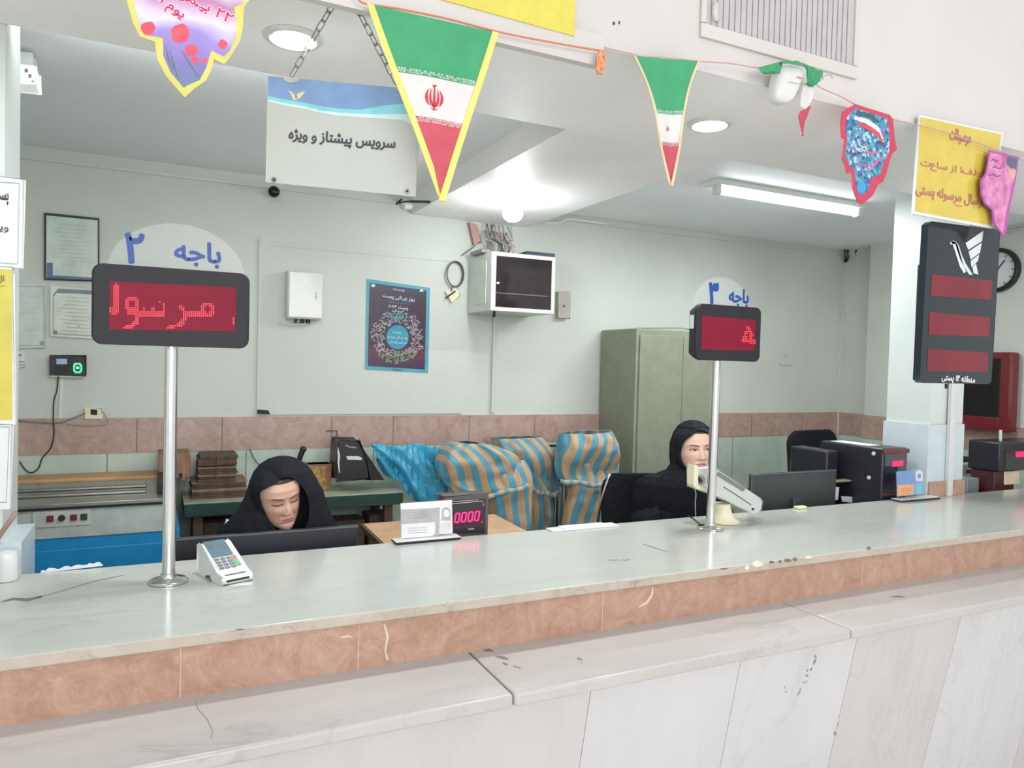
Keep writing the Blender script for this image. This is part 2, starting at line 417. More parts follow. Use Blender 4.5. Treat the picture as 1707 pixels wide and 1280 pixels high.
# ---------------- the service counter ----------------
sc_ = thing('service_counter', 'long marble service counter with pink band and lower writing ledge', 'counter', (1.6, 2.3, 0))
XA, XB = -1.598, XR-.03
b = MB()
xs = [XA, -.36+.0, 3.40, XB]
b.box(XA, XB, YF, YB, 1.068, ZC, 0)
for f in range(len(b.f)):
    if all(abs(b.v[i].y-YF) < 1e-6 for i in b.f[f]): b.m[f] = 1
build(b, 'countertop', [M_top, M_edge], sc_, bevel=.004)
b = MB(); b.box(XA, XB, YF+.022, YB-.03, .9, 1.068)
build(b, 'pink_band', [M_pink], sc_)
for px in (301, 598, 1004, 1435):
    b = MB(); b.box(at(px, 1000, y=YF+.02).x, at(px, 1000, y=YF+.02).x+.004, YF+.0205, YF+.024, .935, 1.066); build(b, 'band_joint', [mat('pale_joint', (200, 168, 152), .6)], sc_)
ZL = .935
b = MB()
jx = [XA, at(860, 1160, z=ZL).x, at(1418, 1048, z=ZL).x, 4.35, XB]
for i in range(4): b.box(jx[i]+.002, jx[i+1]-.002, 1.685, 2.1, ZL-.036, ZL, 0)
o = build(b, 'writing_ledge', [M_ledge], sc_, bevel=.008, seg=3)
b = MB(); b.box(XA, XB, 1.70, 2.1, ZL-.034, ZL-.004); build(b, 'ledge_joint', [M_grout], sc_)
# front panel slopes inwards to the floor
def pf(x, z): return V((x, 1.76 + .2*(.90-z), z))
cuts = [XA, -.9, -.1, 1.135, 1.70, 2.24, 2.82, 3.5, 4.3, XB]
b = MB()
for i in range(len(cuts)-1):
    x0, x1 = cuts[i]+.001, cuts[i+1]-.001
    b.prism([pf(x0, .0), pf(x1, .0), pf(x1, .90), pf(x0, .90)], V((0, .03, .0)), 1 if i in (3, 4, 6) else 0)
build(b, 'front_panel', [M_panel, M_panel2], sc_)
b = MB(); b.prism([pf(XA, .0)+V((0, .004, 0)), pf(XB, 0)+V((0, .004, 0)), pf(XB, .9)+V((0, .004, 0)), pf(XA, .9)+V((0, .004, 0))], V((0, .02, 0))); build(b, 'panel_joint', [mat('panel_joint', (170, 166, 164), .7)], sc_)
# worn marks and scratches on the top
b = MB(); tf = Surf(z=ZC)
for pts, wd in (([(3, 1003), (22, 998), (45, 1000), (70, 994)], [2, 4, 5, 3]), ([(60, 997), (100, 986), (160, 968), (205, 959)], .9), ([(1072, 907), (1085, 911), (1112, 920)], [1, 1.6, .8]), ([(1014, 933), (1022, 934), (1030, 933)], 1.3), ([(1036, 933), (1044, 934), (1050, 932)], 1.6), ([(968, 1106), (971, 1103)], 1), ([(23, 962), (32, 962)], 1.5)):
    b.stroke(tf, pts, wd, off=.0004)
build(b, 'scratch', [mat('scratch_mark', (118, 120, 114), .7)], sc_)
b = MB(); bf = Surf(y=YF)
for px, py, wx, wy, mi in ((1262, 940, 14, 7, 0), (1286, 937, 6, 3, 1), (1300, 936, 4, 3, 1), (1312, 934, 8, 4, 1), (1325, 932, 5, 4, 1), (1348, 929, 9, 3, 0), (1245, 946, 5, 6, 0), (1448, 913, 5, 4, 1), (400, 1049, 10, 2, 1), (1206, 948, 9, 2, 1)):
    b.dpoly(bf, [(px+wx*cos(t*pi/4)*random.uniform(.6, 1), py+wy*sin(t*pi/4)*random.uniform(.6, 1)) for t in range(8)], mi, .0008)
build(b, 'chipped_edge', [mat('pale_chip', (232, 218, 204), .7), mat('dark_chip', (120, 110, 98), .8)], sc_)

b = MB(); lf = Surf(z=ZL+.0)
for pts, wd in (([(1485, 995), (1498, 994), (1508, 995)], [1, 3, 1]), ([(806, 1085), (815, 1083), (822, 1086)], [2, 5, 2]), ([(826, 1094), (838, 1096), (848, 1099)], [2, 5, 2]), ([(838, 1105), (846, 1108)], 3), ([(856, 1110), (868, 1114)], 1.6), ([(962, 1097), (970, 1100)], 3)): b.stroke(lf, pts, wd, off=.0005)
build(b, 'dark_spot', mat('grey_stain', (122, 120, 118), .7), sc_)
b = MB(); b.stroke(lf, [(326, 1168), (330, 1182), (345, 1198), (354, 1218), (352, 1232)], 1.0, off=.0005); build(b, 'crack', mat('hairline_crack', (120, 118, 114), .7), sc_)
b = MB(); bs = Surf(y=YF+.0215)
for pts, wd in (([(1064, 1012), (1078, 1004), (1086, 992), (1088, 978)], [2, 5, 4, 2]), ([(640, 1040), (646, 1060), (642, 1085), (646, 1100)], [3, 5, 3, 4]), ([(568, 1062), (580, 1060), (588, 1062)], [2, 5, 2])): b.stroke(bs, pts, wd, off=.0008)
build(b, 'white_vein', mat('white_vein', (214, 192, 176), .5), sc_)
b = MB()
class PS_: pass
pf_s = Surf(pt=pf(0, .5), n=V((0, -1, -.2)))
r_ = random.Random(8)
for (x0_, y0_, x1_, y1_, n_) in ((1362, 1090, 1330, 1160, 16), (1310, 1145, 1306, 1150, 2), (1390, 1228, 1402, 1200, 4)):
    for k in range(n_):
        u = r_.random(); px_, py_ = x0_+(x1_-x0_)*u+r_.uniform(-4, 4), y0_+(y1_-y0_)*u+r_.uniform(-4, 4); b.stroke(pf_s, [(px_, py_), (px_-1, py_+3), (px_-2, py_+5)], [.5, r_.uniform(1, 2.5), .5], off=.0008)
build(b, 'smudge', mat('grey_smudge', (140, 137, 136), .7), sc_)

# ---------------- lights of the place ----------------
def downlight(px, py, label, e):
    c = at(px, py, z=ZS); t = thing('downlight', label, 'ceiling light', (c.x, c.y, ZS), 'round downlights in the beam over the counter')
    b = MB(); b.lathe([(.088, 0), (.09, -.004), (.082, -.010), (.070, -.012), (.066, -.006), (.066, 0)], (c.x, c.y, ZS), 40); build(b, 'trim_ring', M_white, t, smooth=True, auto=50)
    b = MB(); b.lathe([(.0, -.003), (.06, -.0035), (.064, -.009), (.05, -.016), (.0, -.019)], (c.x, c.y, ZS), 32); build(b, 'lamp', M_lamp, t, smooth=True)
    l = bpy.data.lights.new('downlight_beam', 'AREA'); l.shape = 'DISK'; l.size = .12; l.energy = e; l.color = (.93, .97, 1)
    o = bpy.data.objects.new('downlight_beam', l); COL.objects.link(o); o.location = (0, 0, -.03); o.parent = t
downlight(489, 62, 'round white downlight beside the hanging sign chain', 12)
downlight(1183, 206, 'round white downlight between the small flag and the motion sensor', 12)
c = at(855, 344, z=ZS-.05); c.z = ZS
t = thing('ceiling_bulb', 'bare round glowing bulb on the beam in front of the wall rack', 'light bulb', c)
b = MB(); b.lathe([(.034, 0), (.034, -.008), (.022, -.014), (.019, -.034)], c, 24); build(b, 'socket', M_white, t, smooth=True, auto=40)
b = MB(); b.lathe([(.018, -.032), (.034, -.044), (.055, -.068), (.062, -.095), (.052, -.122), (.03, -.138), (0, -.142)], c, 28); build(b, 'globe', M_lamp, t, smooth=True)
l = bpy.data.lights.new('bulb_glow', 'POINT'); l.energy = 8; l.shadow_soft_size = .07; l.color = (.93, .98, 1)
o = bpy.data.objects.new('bulb_glow', l); COL.objects.link(o); o.location = (0, 0, -.21); o.parent = t
y0 = 3.44; x0, x1 = 2.93, 4.17
t = thing('fluorescent_light', 'long white fluorescent tube fitting on the office ceiling', 'ceiling light', ((x0+x1)/2, y0, ZCEIL))
b = MB(); b.box(x0, x1, y0-.075, y0+.075, ZCEIL-.035, ZCEIL); build(b, 'housing', M_offw, t, bevel=.006)
b = MB(); b.tube([(x0+.05, y0-.03, ZCEIL-.065), (x1-.02, y0-.03, ZCEIL-.065)], .019, 16); build(b, 'tube', M_tubel, t, smooth=True, auto=50)
for xa in (x0+.02, x1-.03): b = MB(); b.box(xa, xa+.03, y0-.055, y0-.005, ZCEIL-.09, ZCEIL-.03); build(b, 'end_socket', M_white, t, bevel=.004)
l = bpy.data.lights.new('tube_light', 'AREA'); l.shape = 'RECTANGLE'; l.size = 1.15; l.size_y = .05; l.energy = 26; l.color = (.95, .98, 1)
o = bpy.data.objects.new('tube_light', l); COL.objects.link(o); o.location = (0, -.03, -.10); o.parent = t
c = at(45, 100, z=ZCEIL-.05)
t = thing('emergency_lamp', 'small white twin lamp box at top of left pillar', 'emergency light', (c.x, c.y, ZCEIL))
sf = Surf(y=c.y); pts = [(24, 108), (60, 112), (61, 142), (24, 138)]
b = MB(); b.prism([sf.P(*p) for p in pts], V((0, .10, 0))); build(b, 'box', [emis('lit_diffuser', (236, 242, 238), .35)], t, bevel=.004)
b = MB(); b.prism([sf.P(*p)+V((0, .02, 0)) for p in [(34, 84), (52, 86), (58, 112), (34, 110)]], V((0, .06, 0))); build(b, 'bracket', [M_lgrey], t, bevel=.003)
b = MB()
for p in ((44, 118), (50, 127)): b.disc(sf, p, 3.2, 3.6, off=.002)
b.disc(sf, (55, 136), 3, 1.6, off=.002); build(b, 'lamp_face', [M_steel], t)

# unseen tube fitting added to brighten the office; a fuse box glint suggests it
y0 = YB+.05; x0, x1 = -.45, .75; z_ = 2.86
t = thing('fluorescent_light', 'added tube fitting on the office side of the fascia, hidden behind it', 'ceiling light', ((x0+x1)/2, y0, z_))
b = MB(); b.box(x0, x1, YB+.001, y0-.012, z_-.04, z_+.04); build(b, 'housing', M_offw, t, bevel=.004)
b = MB(); b.tube([(x0+.03, y0+.015, z_), (x1-.03, y0+.015, z_)], .016, 12); build(b, 'tube', emis('dim_tube_glow', (250, 253, 255), 3), t, smooth=True, auto=50)
l = bpy.data.lights.new('tube_light', 'AREA'); l.shape = 'RECTANGLE'; l.size = 1.1; l.size_y = .05; l.energy = 3; l.color = (.96, .99, 1)
o = bpy.data.objects.new('tube_light', l); COL.objects.link(o); o.location = (0, .05, 0); o.rotation_euler = (rad(70), 0, 0); o.parent = t

b = MB(); s_ = Surf(y=YB+.001); r_ = random.Random(4); top = []; x = 68
while x < 172: top.append((x, 953-(x-68)*.118-r_.uniform(0, 5))); x += r_.uniform(3, 8)
bot = [(172, 943), (68, 955)]
b.prism([s_.P(*p) for p in top+bot], V((0, .003, 0))); tag(build(b, 'torn_tape', M_paper), 'torn white tape along the back edge of the counter left of the left pole', 'tape')
# ---------------- things on the back wall ----------------
WB = Surf(y=YW); X0 = V((1, 0, 0)); DY = lambda d: V((0, d, 0))
def slab(sf, pts, d, name, m, parent=None, off=0, bev=.002):
    """flat board of thickness d standing off the surface"""
    b = MB(); b.prism([sf.P(*p, off+d) for p in pts], sf.n*-d); return build(b, name, m, parent, bevel=bev)
def inset(q, k):
    cx = sum(p[0] for p in q)/4; cy = sum(p[1] for p in q)/4
    return [(cx+(p[0]-cx)*k[0], cy+(p[1]-cy)*k[1]) for p in q]
def base_of(sf, pts, d=0): 
    P = [sf.P(*p, d) for p in pts]; return (sum(p.x for p in P)/len(P), sum(p.y for p in P)/len(P), min(p.z for p in P))
def lines(b, sf, q, n, m=0, off=.002, wpx=.8, u0=.15, u1=.85, v0=.12, v1=.85, jit=.15):
    tl, tr, br, bl = [V((*p, 0)) for p in q]
    for i in range(n):
        v_ = v0+(v1-v0)*i/max(1, n-1); a = u0+random.random()*jit; c_ = u1-random.random()*jit
        L = tl.lerp(bl, v_); R = tr.lerp(br, v_)
        p, r_ = L.lerp(R, a), L.lerp(R, c_); b.stroke(sf, [p.xy, r_.xy], wpx, m, off)
# framed notice top left
q = [(75, 356), (165, 365), (165, 469), (75, 466)]
t = thing('framed_notice', 'black framed notice with blue corner, highest on the wall beside the left display', 'picture frame', base_of(WB, q))
slab(WB, q, .02, 'frame', M_black, t)
sf = Surf(y=YW-.0205); b = MB(); qi = inset(q, (.95, .95)); b.dpoly(sf, qi, 0, .0004)
b.dpoly(sf, [(78, 438), (88, 438), (88, 459), (162, 463), (162, 466), (78, 463.5)], 1, .0012); build(b, 'sheet', [mat('pale_green_sheet', (198, 212, 204), .2), mat('slate_blue_print', (90, 104, 142), .4)], t)
b = MB(); lines(b, sf, qi, 9, 0, .0016, .5, v1=.65); build(b, 'print_lines', M_inkg, t)
q = [(26, 474), (76, 474), (76, 580), (26, 580)]
t = thing('certificate', 'plain pale certificate plaque nearest the left pillar', 'certificate', base_of(WB, q))
slab(WB, q, .012, 'plaque', mat('pale_sheet', (200, 212, 204), .35), t); sf = Surf(y=YW-.0125); b = MB()
b.dpoly(sf, inset(q, (.9, .94)), 0, .0004, holes=[inset(q, (.86, .92))]); b.disc(sf, (70, 572), 4, 4, off=.0006); build(b, 'border_line', M_inkg, t)
b = MB(); lines(b, sf, q, 8, 0, .0009, .5, v0=.2, v1=.8); build(b, 'print_lines', mat('faint_ink', (176, 188, 182), .6), t)
q = [(85, 477), (168, 482), (168, 565), (85, 560)]
t = thing('certificate', 'certificate with rounded grey border directly under the black framed notice', 'certificate', base_of(WB, q))
slab(WB, q, .014, 'plaque', mat('pale_sheet_warm', (214, 220, 208), .35), t); sf = Surf(y=YW-.0145); b = MB()
rr = [(92, 487), (97, 481), (160, 484), (166, 490), (166, 556), (160, 561), (94, 557), (88, 550), (88, 492)]
b.dpoly(sf, rr, 0, .0004, holes=[[(94+(p[0]-94)*.975+1, 520+(p[1]-520)*.94+1) for p in rr]]); b.stroke(sf, [(95, 486), (130, 487), (164, 489)], 5, 1, .0009)
b.disc(sf, (92, 554), 4, 4, off=.001); build(b, 'border', [mat('grey_green_ink', (132, 146, 138), .5), mat('slate_ink', (122, 136, 156), .5)], t)
b = MB(); lines(b, sf, q, 10, 0, .0009, .7, v0=.2, v1=.88); b.disc(sf, (131, 544), 1.4, 1.4, off=.0012); build(b, 'print_lines', M_inkg, t)
q = [(22, 586), (42, 586), (42, 612), (22, 612)]
t = thing('light_switch', 'small pale light switch plate under the plain certificate', 'switch', base_of(WB, q))
slab(WB, q, .012, 'plate', M_offw, t); sf = Surf(y=YW-.0125); b = MB(); b.drect(sf, (30, 590), (36, 590), (36, 594), (30, 594)); build(b, 'rocker', M_inkg, t)
b = MB(); b.drect(sf, (30, 602), (40, 602), (40, 604), (30, 604)); b.drect(sf, (30, 607), (40, 607), (40, 609), (30, 609)); build(b, 'socket_slot', M_inkg, t)
# attendance reader
q = [(85, 593), (143, 593), (143, 626), (85, 624)]
t = thing('attendance_reader', 'black fingerprint reader with lit green sensor on the back wall', 'fingerprint reader', base_of(WB, q))
slab(WB, q, .035, 'body', M_black, t, bev=.004)
slab(WB, [(84, 624), (144, 626), (143, 629), (86, 628)], .03, 'base_plate', M_lgrey, t, bev=.001)
sf = Surf(y=YW-.0355); b = MB(); b.drect(sf, (94, 598), (112, 598), (112, 607), (94, 607)); build(b, 'screen', emis('reader_screen', (120, 140, 170), .5), t)
b = MB(); b.dpoly(sf, [(124, 605), (134, 605), (137, 609), (137, 618), (134, 622), (125, 622), (122, 618), (122, 609)], 0, holes=[[(127, 608), (132, 608), (134, 611), (134, 617), (131, 619), (127, 619), (125, 616), (125, 611)]]); build(b, 'sensor_ring', emis('green_glow', (60, 220, 150), .9), t)
b = MB(); b.drect(sf, (127, 611), (132, 611), (132, 615), (127, 615)); build(b, 'sensor_pad', emis('pale_glow', (190, 250, 220), .8), t)
b = MB()
for r_ in range(4):
    for c_ in range(5): b.drect(sf, (92+c_*5, 609+r_*3.4), (95+c_*5, 609+r_*3.4), (95+c_*5, 611+r_*3.4), (92+c_*5, 611+r_*3.4))
build(b, 'keypad', M_dark, t)
def wire(pts, r, name, label, m, y=YW, off=.008, parent=None, cat='cable', surf=None):
    sf = surf or Surf(y=y); b = MB(); pp = [sf.P(*p[:2], off+(p[2] if len(p) > 2 else 0)) for p in pts]
    # smooth the run
    out = []
    for i in range(len(pp)-1):
        p0, p1, p2, p3 = pp[max(i-1, 0)], pp[i], pp[i+1], pp[min(i+2, len(pp)-1)]
        for k in range(5):
            u = k/5; out.append(.5*((2*p1)+(p2-p0)*u+(2*p0-5*p1+4*p2-p3)*u*u+(3*p1-p0-3*p2+p3)*u**3))
    out.append(pp[-1]); b.tube(out, r, 8)
    o = build(b, name, m, parent, smooth=True)
    if parent is None: tag(o, label, cat)
    return o
wire([(98, 627), (96, 650), (91, 668), (90, 700), (91, 722), (86, 745), (72, 762), (66, 778), (56, 786), (45, 783), (34, 768)], .0035, 'cable', 'thin black cable hanging from the fingerprint reader', M_black, off=.03)
b = MB(); b.prism([WB.P(*p, .008) for p in [(101, 629), (106, 629), (103, 698), (98, 698)]], V((0, .008, 0))); tag(build(b, 'cable_duct', M_offw), 'short pale cable duct from fingerprint reader down to the pink band', 'cable duct')
q = [(143, 679), (170, 680), (170, 697), (143, 696)]
t = thing('wall_socket', 'cream power socket on the wall just above the pink band', 'socket', base_of(WB, q))
slab(WB, q, .03, 'box', M_cream, t, bev=.003); sf = Surf(y=YW-.0305); b = MB(); b.drect(sf, (151, 682), (162, 683), (162, 692), (151, 691)); build(b, 'outlet', M_dark, t)
wire([(32, 700), (60, 703), (100, 704), (118, 698), (144, 688)], .004, 'cable', 'grey cable running along the pink band to the cream socket', M_steel, off=.028)
wire([(172, 685), (180, 700), (178, 706), (150, 709), (112, 706)], .003, 'cable', 'thin cable looping under the cream socket', M_inkg, off=.028)
# fuse box
q = [(480, 450), (539, 454), (536, 534), (477, 532)]
t = thing('fuse_box', 'closed white metal fuse box on the wall panel left of the poster', 'fuse box', base_of(WB, q))
b = MB(); f_ = .11; fq = [WB.P(*p, 0) for p in q]; qb = [(472, 448), (536, 451), (532, 530), (470, 529)]
P0 = WB.P(472, 448); P1 = WB.P(532, 529); P0b = Surf(y=YW-.1).P(480, 450); P1b = Surf(y=YW-.1).P(538, 533)
b.box(P0b.x, P1b.x, YW-.10, YW, P1b.z, P0b.z); build(b, 'cabinet', M_offw, t, bevel=.008)
b = MB(); b.box(P0b.x+.008, P1b.x-.006, YW-.106, YW-.098, P1b.z+.008, P0b.z-.008); build(b, 'door', mat('glossy_off_white', (216, 220, 212), .12, var=.02), t, bevel=.003)
sf = Surf(y=YW-.1065); b = MB(); b.drect(sf, (526, 487), (528.5, 487), (528, 499), (525.5, 499)); build(b, 'latch', M_steel, t)
b = MB(); 
for i, x in enumerate((P0b.x+.06, P0b.x+.10, P0b.x+.135)): b.lathe([(.008+.003*i, 0), (.008+.003*i, -.025)], (x, YW-.05, P1b.z), 12)
build(b, 'cable_gland', M_black, t)
wire([(512, 533), (505, 540), (488, 542), (462, 537)], .003, 'cable', 'thin white cable sagging under the fuse box', M_offw, off=.05)
# poster
WP = Surf(y=YW-.0145)
q = [(612, 465), (716, 480), (713, 621), (609, 615)]
t = thing('poster', 'dark poster in turquoise border with a ring of pale lettering', 'poster', base_of(WP, q))
qp = NT('poster_print'); cc = qp.coord(); sx = qp.n('ShaderNodeSeparateXYZ'); qp.l(cc, sx.inputs[0])
a1 = qp.ramp(qp.noise(3.2, 2), [(.35, (26, 44, 62)), (.5, (62, 40, 60)), (.62, (70, 36, 56))]); 
zr = qp.n('ShaderNodeMapRange', i1=.0, i2=.62); qp.l(sx.outputs[2], zr.inputs[0])
b1 = qp.ramp(zr.outputs[0], [(.05, (70, 40, 80)), (.22, (120, 50, 60)), (.3, (60, 40, 56)), (.8, (58, 44, 62)), (1, (34, 60, 96))])
qp.l(qp.mix(.45, b1, a1), qp.b.inputs['Base Color']); qp.b.inputs['Roughness'].default_value = .3
slab(WP, q, .006, 'border', mat('turquoise_border', (70, 160, 178), .4), t, bev=.001)
sf = Surf(y=YW-.0207); b = MB(); qi = [(616, 471), (711, 484), (708, 616), (613, 610)]; b.dpoly(sf, qi, 0, .0003); build(b, 'printed_sheet', qp.m, t)
b = MB(); cx_, cy_ = 662.5, 562
for i in range(300):
    a = random.uniform(0, 2*pi); r_ = random.uniform(25, 44); x, y = cx_+r_*cos(a)*.98, cy_+r_*sin(a)*.98
    tt = random.uniform(0, 6); l_ = random.uniform(2, 5); m_ = 1 if (y > 590) else 2 if y < 535 and abs(x-cx_) < 18 else 0
    b.stroke(sf, [(x+l_*cos(tt+k*.9)*(.6+.1*k), y+l_*sin(tt+k*.9)*(.6)) for k in range(4)], .9, m_, .0009)
build(b, 'ring_lettering', [mat('pale_ring_ink', (196, 190, 196), .5), mat('green_ring_ink', (120, 200, 130), .5), mat('aqua_ring_ink', (130, 190, 200), .5)], t)
b = MB(); b.disc(sf, (cx_, cy_), 20.5, 22, 1, .0008); b.disc(sf, (cx_, cy_), 18.5, 20, 0, .0012)
dm = NT('blue_green_disc'); dm.l(dm.ramp(dm.noise(4, 1), [(.4, (60, 130, 190)), (.6, (50, 160, 150))]), dm.b.inputs['Base Color'])
build(b, 'centre_disc', [dm.m, mat('navy_ring', (34, 60, 96), .5)], t)
b = MB(); b.text(sf, 'روز جهانی پست', (638, 489), (691, 496), (638, 497)); b.text(sf, 'پست', (655, 480), (674, 482.5), (655, 484.5)); b.text(sf, 'پست ۲۰۲۳', (648, 508), (680, 511), (648, 515)); b.text(sf, 'تهران', (654, 515), (673, 517), (654, 519))
b.text(sf, 'پست', (655, 552), (668, 553), (655, 556), off=.0016); b.text(sf, 'روز جهانی پست', (646, 559), (680, 561), (646, 564), off=.0016); b.text(sf, 'جهان پستی', (647, 567), (679, 569), (647, 572), off=.0016)
b.disc(sf, (622, 476), 3.5, 2.5, off=.001); b.dpoly(sf, [(702, 481), (707, 486), (699, 486)]); build(b, 'lettering', M_paper, t)
b = MB(); lines(b, sf, [(645, 498), (690, 502), (690, 508), (645, 504)], 2, 0, .001, 1.2, 0, 1, .2, .9); b.drect(sf, (654, 614.5), (670, 615.5), (670, 618.5), (654, 617.5)); build(b, 'small_print', mat('dull_blue_ink', (80, 110, 150), .5), t)

# network rack with cable tangle, conduits and side boxes
xr0, xr1 = 1.955, 2.43; zr0, zr1 = 2.137, 2.522; yf_ = YW-.40
t = thing('network_rack', 'wall mounted white rack cabinet with dark glass door', 'rack cabinet', ((xr0+xr1)/2, YW-.2, zr0))
b = MB(); b.box(xr0, xr1, yf_+.02, YW, zr0, zr1); build(b, 'cabinet', M_offw, t, bevel=.004)
b = MB(); b.box(xr0-.004, xr0, yf_+.08, YW-.05, zr0+.05, zr1-.05); build(b, 'side_panel', M_offw, t, bevel=.003)
b = MB(); e = .026
b.box(xr0, xr1, yf_, yf_+.02, zr1-e, zr1); b.box(xr0, xr1, yf_, yf_+.02, zr0, zr0+e); b.box(xr0, xr0+.034, yf_, yf_+.02, zr0+e, zr1-e); b.box(xr1-e, xr1, yf_, yf_+.02, zr0+e, zr1-e)
d = build(b, 'door', M_white, t, bevel=.002)
b = MB(); b.box(xr0+.034, xr1-e, yf_+.006, yf_+.018, zr0+e, zr1-e); build(b, 'glass_pane', mat('smoked_glass', (44, 38, 38), .06, coat=.1, spec=.35), d)
b = MB(); b.box(xr0+.036, xr1-.05, yf_+.004, yf_+.006, zr0+.115, zr0+.121); build(b, 'shelf_edge', mat('dim_shelf', (110, 100, 96), .4), d)
b = MB(); b.lathe([(.009, 0), (.009, .01), (.0, .012)], (xr0+.045, yf_, zr0+.18), 14, axis=V((0, -1, 0))); build(b, 'lock', M_chrome, d)
q = [(880, 412), (926, 417), (924, 427), (875, 421)]
b = MB(); y_ = YW-.33; s2 = Surf(y=y_); a = s2.P(878, 424); c_ = s2.P(926, 415); b.box(a.x, c_.x, y_, y_+.16, zr1+.001, zr1+.036); tag(build(b, 'network_switch', mat('dark_teal_metal', (40, 60, 72), .4), bevel=.004), 'flat dark network switch box lying on the rack at its right end', 'network switch')
b = MB(); b.box(xr0-.03, xr0+.04, YW-.3, YW-.1, zr1+.001, zr1+.028); tag(build(b, 'router', M_steel, bevel=.004), 'flat grey box lying on the left end of the rack top', 'network box')
random.seed(3)
b = MB(); ms = [mat('pinkish_wire', (176, 138, 132), .6), mat('grey_wire', (120, 124, 124), .6), mat('pale_wire', (200, 204, 198), .6), M_black]
for i in range(34):
    x0 = random.uniform(xr0+.10, xr0+.25); y0_ = YW-random.uniform(.05, .22); x1 = x0+random.uniform(-.09, .09); mi = random.choice((0, 0, 1, 1, 2, 3))
    b.tube([(x0, y0_, zr1+.002), (x0+random.uniform(-.05, .05), y0_-random.uniform(-.02, .05), zr1+.07+random.uniform(-.02, .02)), (x1+random.uniform(-.03, .03), YW-.05, zr1+.15), (x1, YW-random.uniform(.02, .05), ZS-.01 if i % 2 else zr1+.2)], .0028, 6, m=mi)
tag(build(b, 'cable_bundle', ms, smooth=True), 'tangle of pink and grey cables rising from the rack to the beam', 'cables', kind='stuff')
b = MB(); b.prism([WB.P(*p, .05) for p in [(779, 373), (790, 378), (797, 405), (787, 408)]], V((0, .04, 0))); tag(build(b, 'cable_duct', mat('pinkish_duct', (178, 140, 134), .6), bevel=.006), 'short pinkish brown duct at the beam corner left of the cable tangle', 'cable duct')
# coil of cable and small box left of rack
c = WB.P(755, 458, .05); b = MB(); rx, rz = .062, .088
for k in range(3): b.tube([(c.x+rx*(1-.04*k)*cos(2*pi*i/36), c.y+.006*k, c.z+rz*(1-.03*k)*sin(2*pi*i/36)) for i in range(36)], .004, 6, closed=True)
b.tube([WB.P(*p, .06) for p in [(764, 428), (778, 418), (786, 412)]], .004, 6); b.tube([WB.P(*p, .05) for p in [(750, 478), (748, 486)]], .004, 6)
tag(build(b, 'cable_coil', mat('grey_cable', (86, 90, 90), .5), smooth=True), 'coiled dark cable hanging on the wall left of the rack', 'cable')
q = [(740, 486), (756, 480), (764, 492), (750, 504)]
t = thing('junction_box', 'small tilted cream box with black slot under the cable coil', 'junction box', base_of(WB, q)); slab(WB, q, .04, 'box', M_cream, t, bev=.003)
b = MB(); b.stroke(Surf(y=YW-.0405), [(743, 497), (759, 485)], 3); build(b, 'slot', M_black, t)
q = [(926, 487), (945, 487), (944, 531), (926, 530)]
t = thing('wall_box', 'flat grey box fixed on the wall to the right of the rack', 'electrical box', base_of(WB, q)); slab(WB, q, .05, 'box', mat('warm_grey_metal', (176, 172, 160), .5), t, bev=.003)
b = MB(); b.disc(Surf(y=YW-.0505), (940, 510), 1.8, 1.8); build(b, 'lock', M_black, t)
b = MB(); b.box(2.150, 2.176, YW-.02, YW, 1.44, zr0); tag(build(b, 'cable_duct', M_wall, bevel=.002), 'slim painted cable duct running down below the rack', 'cable duct')
b = MB(); b.box(xr0+.045, xr0+.06, yf_+.05, yf_+.065, zr0-.04, zr0); tag(build(b, 'hanging_plug', M_dark, bevel=.002), 'short dark plug hanging under the rack', 'plug')
b = MB(); x_ = WB.P(1400, 600).x; b.box(x_-.03, x_+.03, YW-.03, YW, 1.222, 2.72); b.box(x_-.012, x_+.012, YW-.034, YW-.03, 1.23, 2.71); tag(build(b, 'cable_duct', M_wall, bevel=.003), 'tall painted cable duct in the far right corner under the camera', 'cable duct')
wire([(905, 372), (930, 372), (945, 366), (975, 369), (1010, 374)], .006, 'cable', 'cable lying against the wall just right of the beam', M_soff, off=.02)
# small clip under the panel, spot marks
q = [(429, 683), (446, 684), (448, 689), (428, 688)]
tag(slab(WB, q, .03, 'wall_clip', M_dark, off=.014), 'small dark clip at the lower left corner of the wall panel', 'clip')
b = MB(); b.stroke(WB, [(1297, 607), (1306, 610), (1320, 608)], 1.4, off=.001); b.stroke(WB, [(1306, 598), (1311, 590), (1313, 598)], 1.0, off=.001); tag(build(b, 'wall_mark', M_inkg), 'faint pencil marks on the wall right of the second display', 'mark')
# cameras
c = WB.P(452, 326, .12)
t = thing('security_camera', 'round black dome camera just under the hanging sign', 'security camera', (c.x, YW, c.z))
b = MB(); b.lathe([(.02, 0), (.02, -.09), (.033, -.095)], (c.x, YW, c.z+.01), 20, axis=V((0, 1, 0))); build(b, 'mount', M_white, t, smooth=True, auto=40)
b = MB(); b.ball(c, .035, 24); build(b, 'lens_dome', mat('gloss_black', (18, 18, 20), .1), t, smooth=True)
c = WB.P(1413, 424, .10)
t = thing('security_camera', 'small white bullet camera in the far right ceiling corner', 'security camera', (c.x, YW, c.z))
b = MB(); b.box(c.x-.09, c.x+.05, YW-.05, YW, c.z+.03, c.z+.10); build(b, 'bracket', M_white, t, bevel=.006)
b = MB(); b.lathe([(.042, 0), (.044, .08), (.038, .11)], (c.x, YW-.02, c.z+.01), 20, axis=V((-.3, -1, -.1))); build(b, 'body', M_white, t, smooth=True, auto=40)
b = MB(); b.lathe([(.0, .112), (.027, .112), (.024, .118), (.0, .122)], (c.x, YW-.02, c.z+.01), 16, axis=V((-.3, -1, -.1)), cap=False); build(b, 'lens', M_black, t)
b = MB(); 
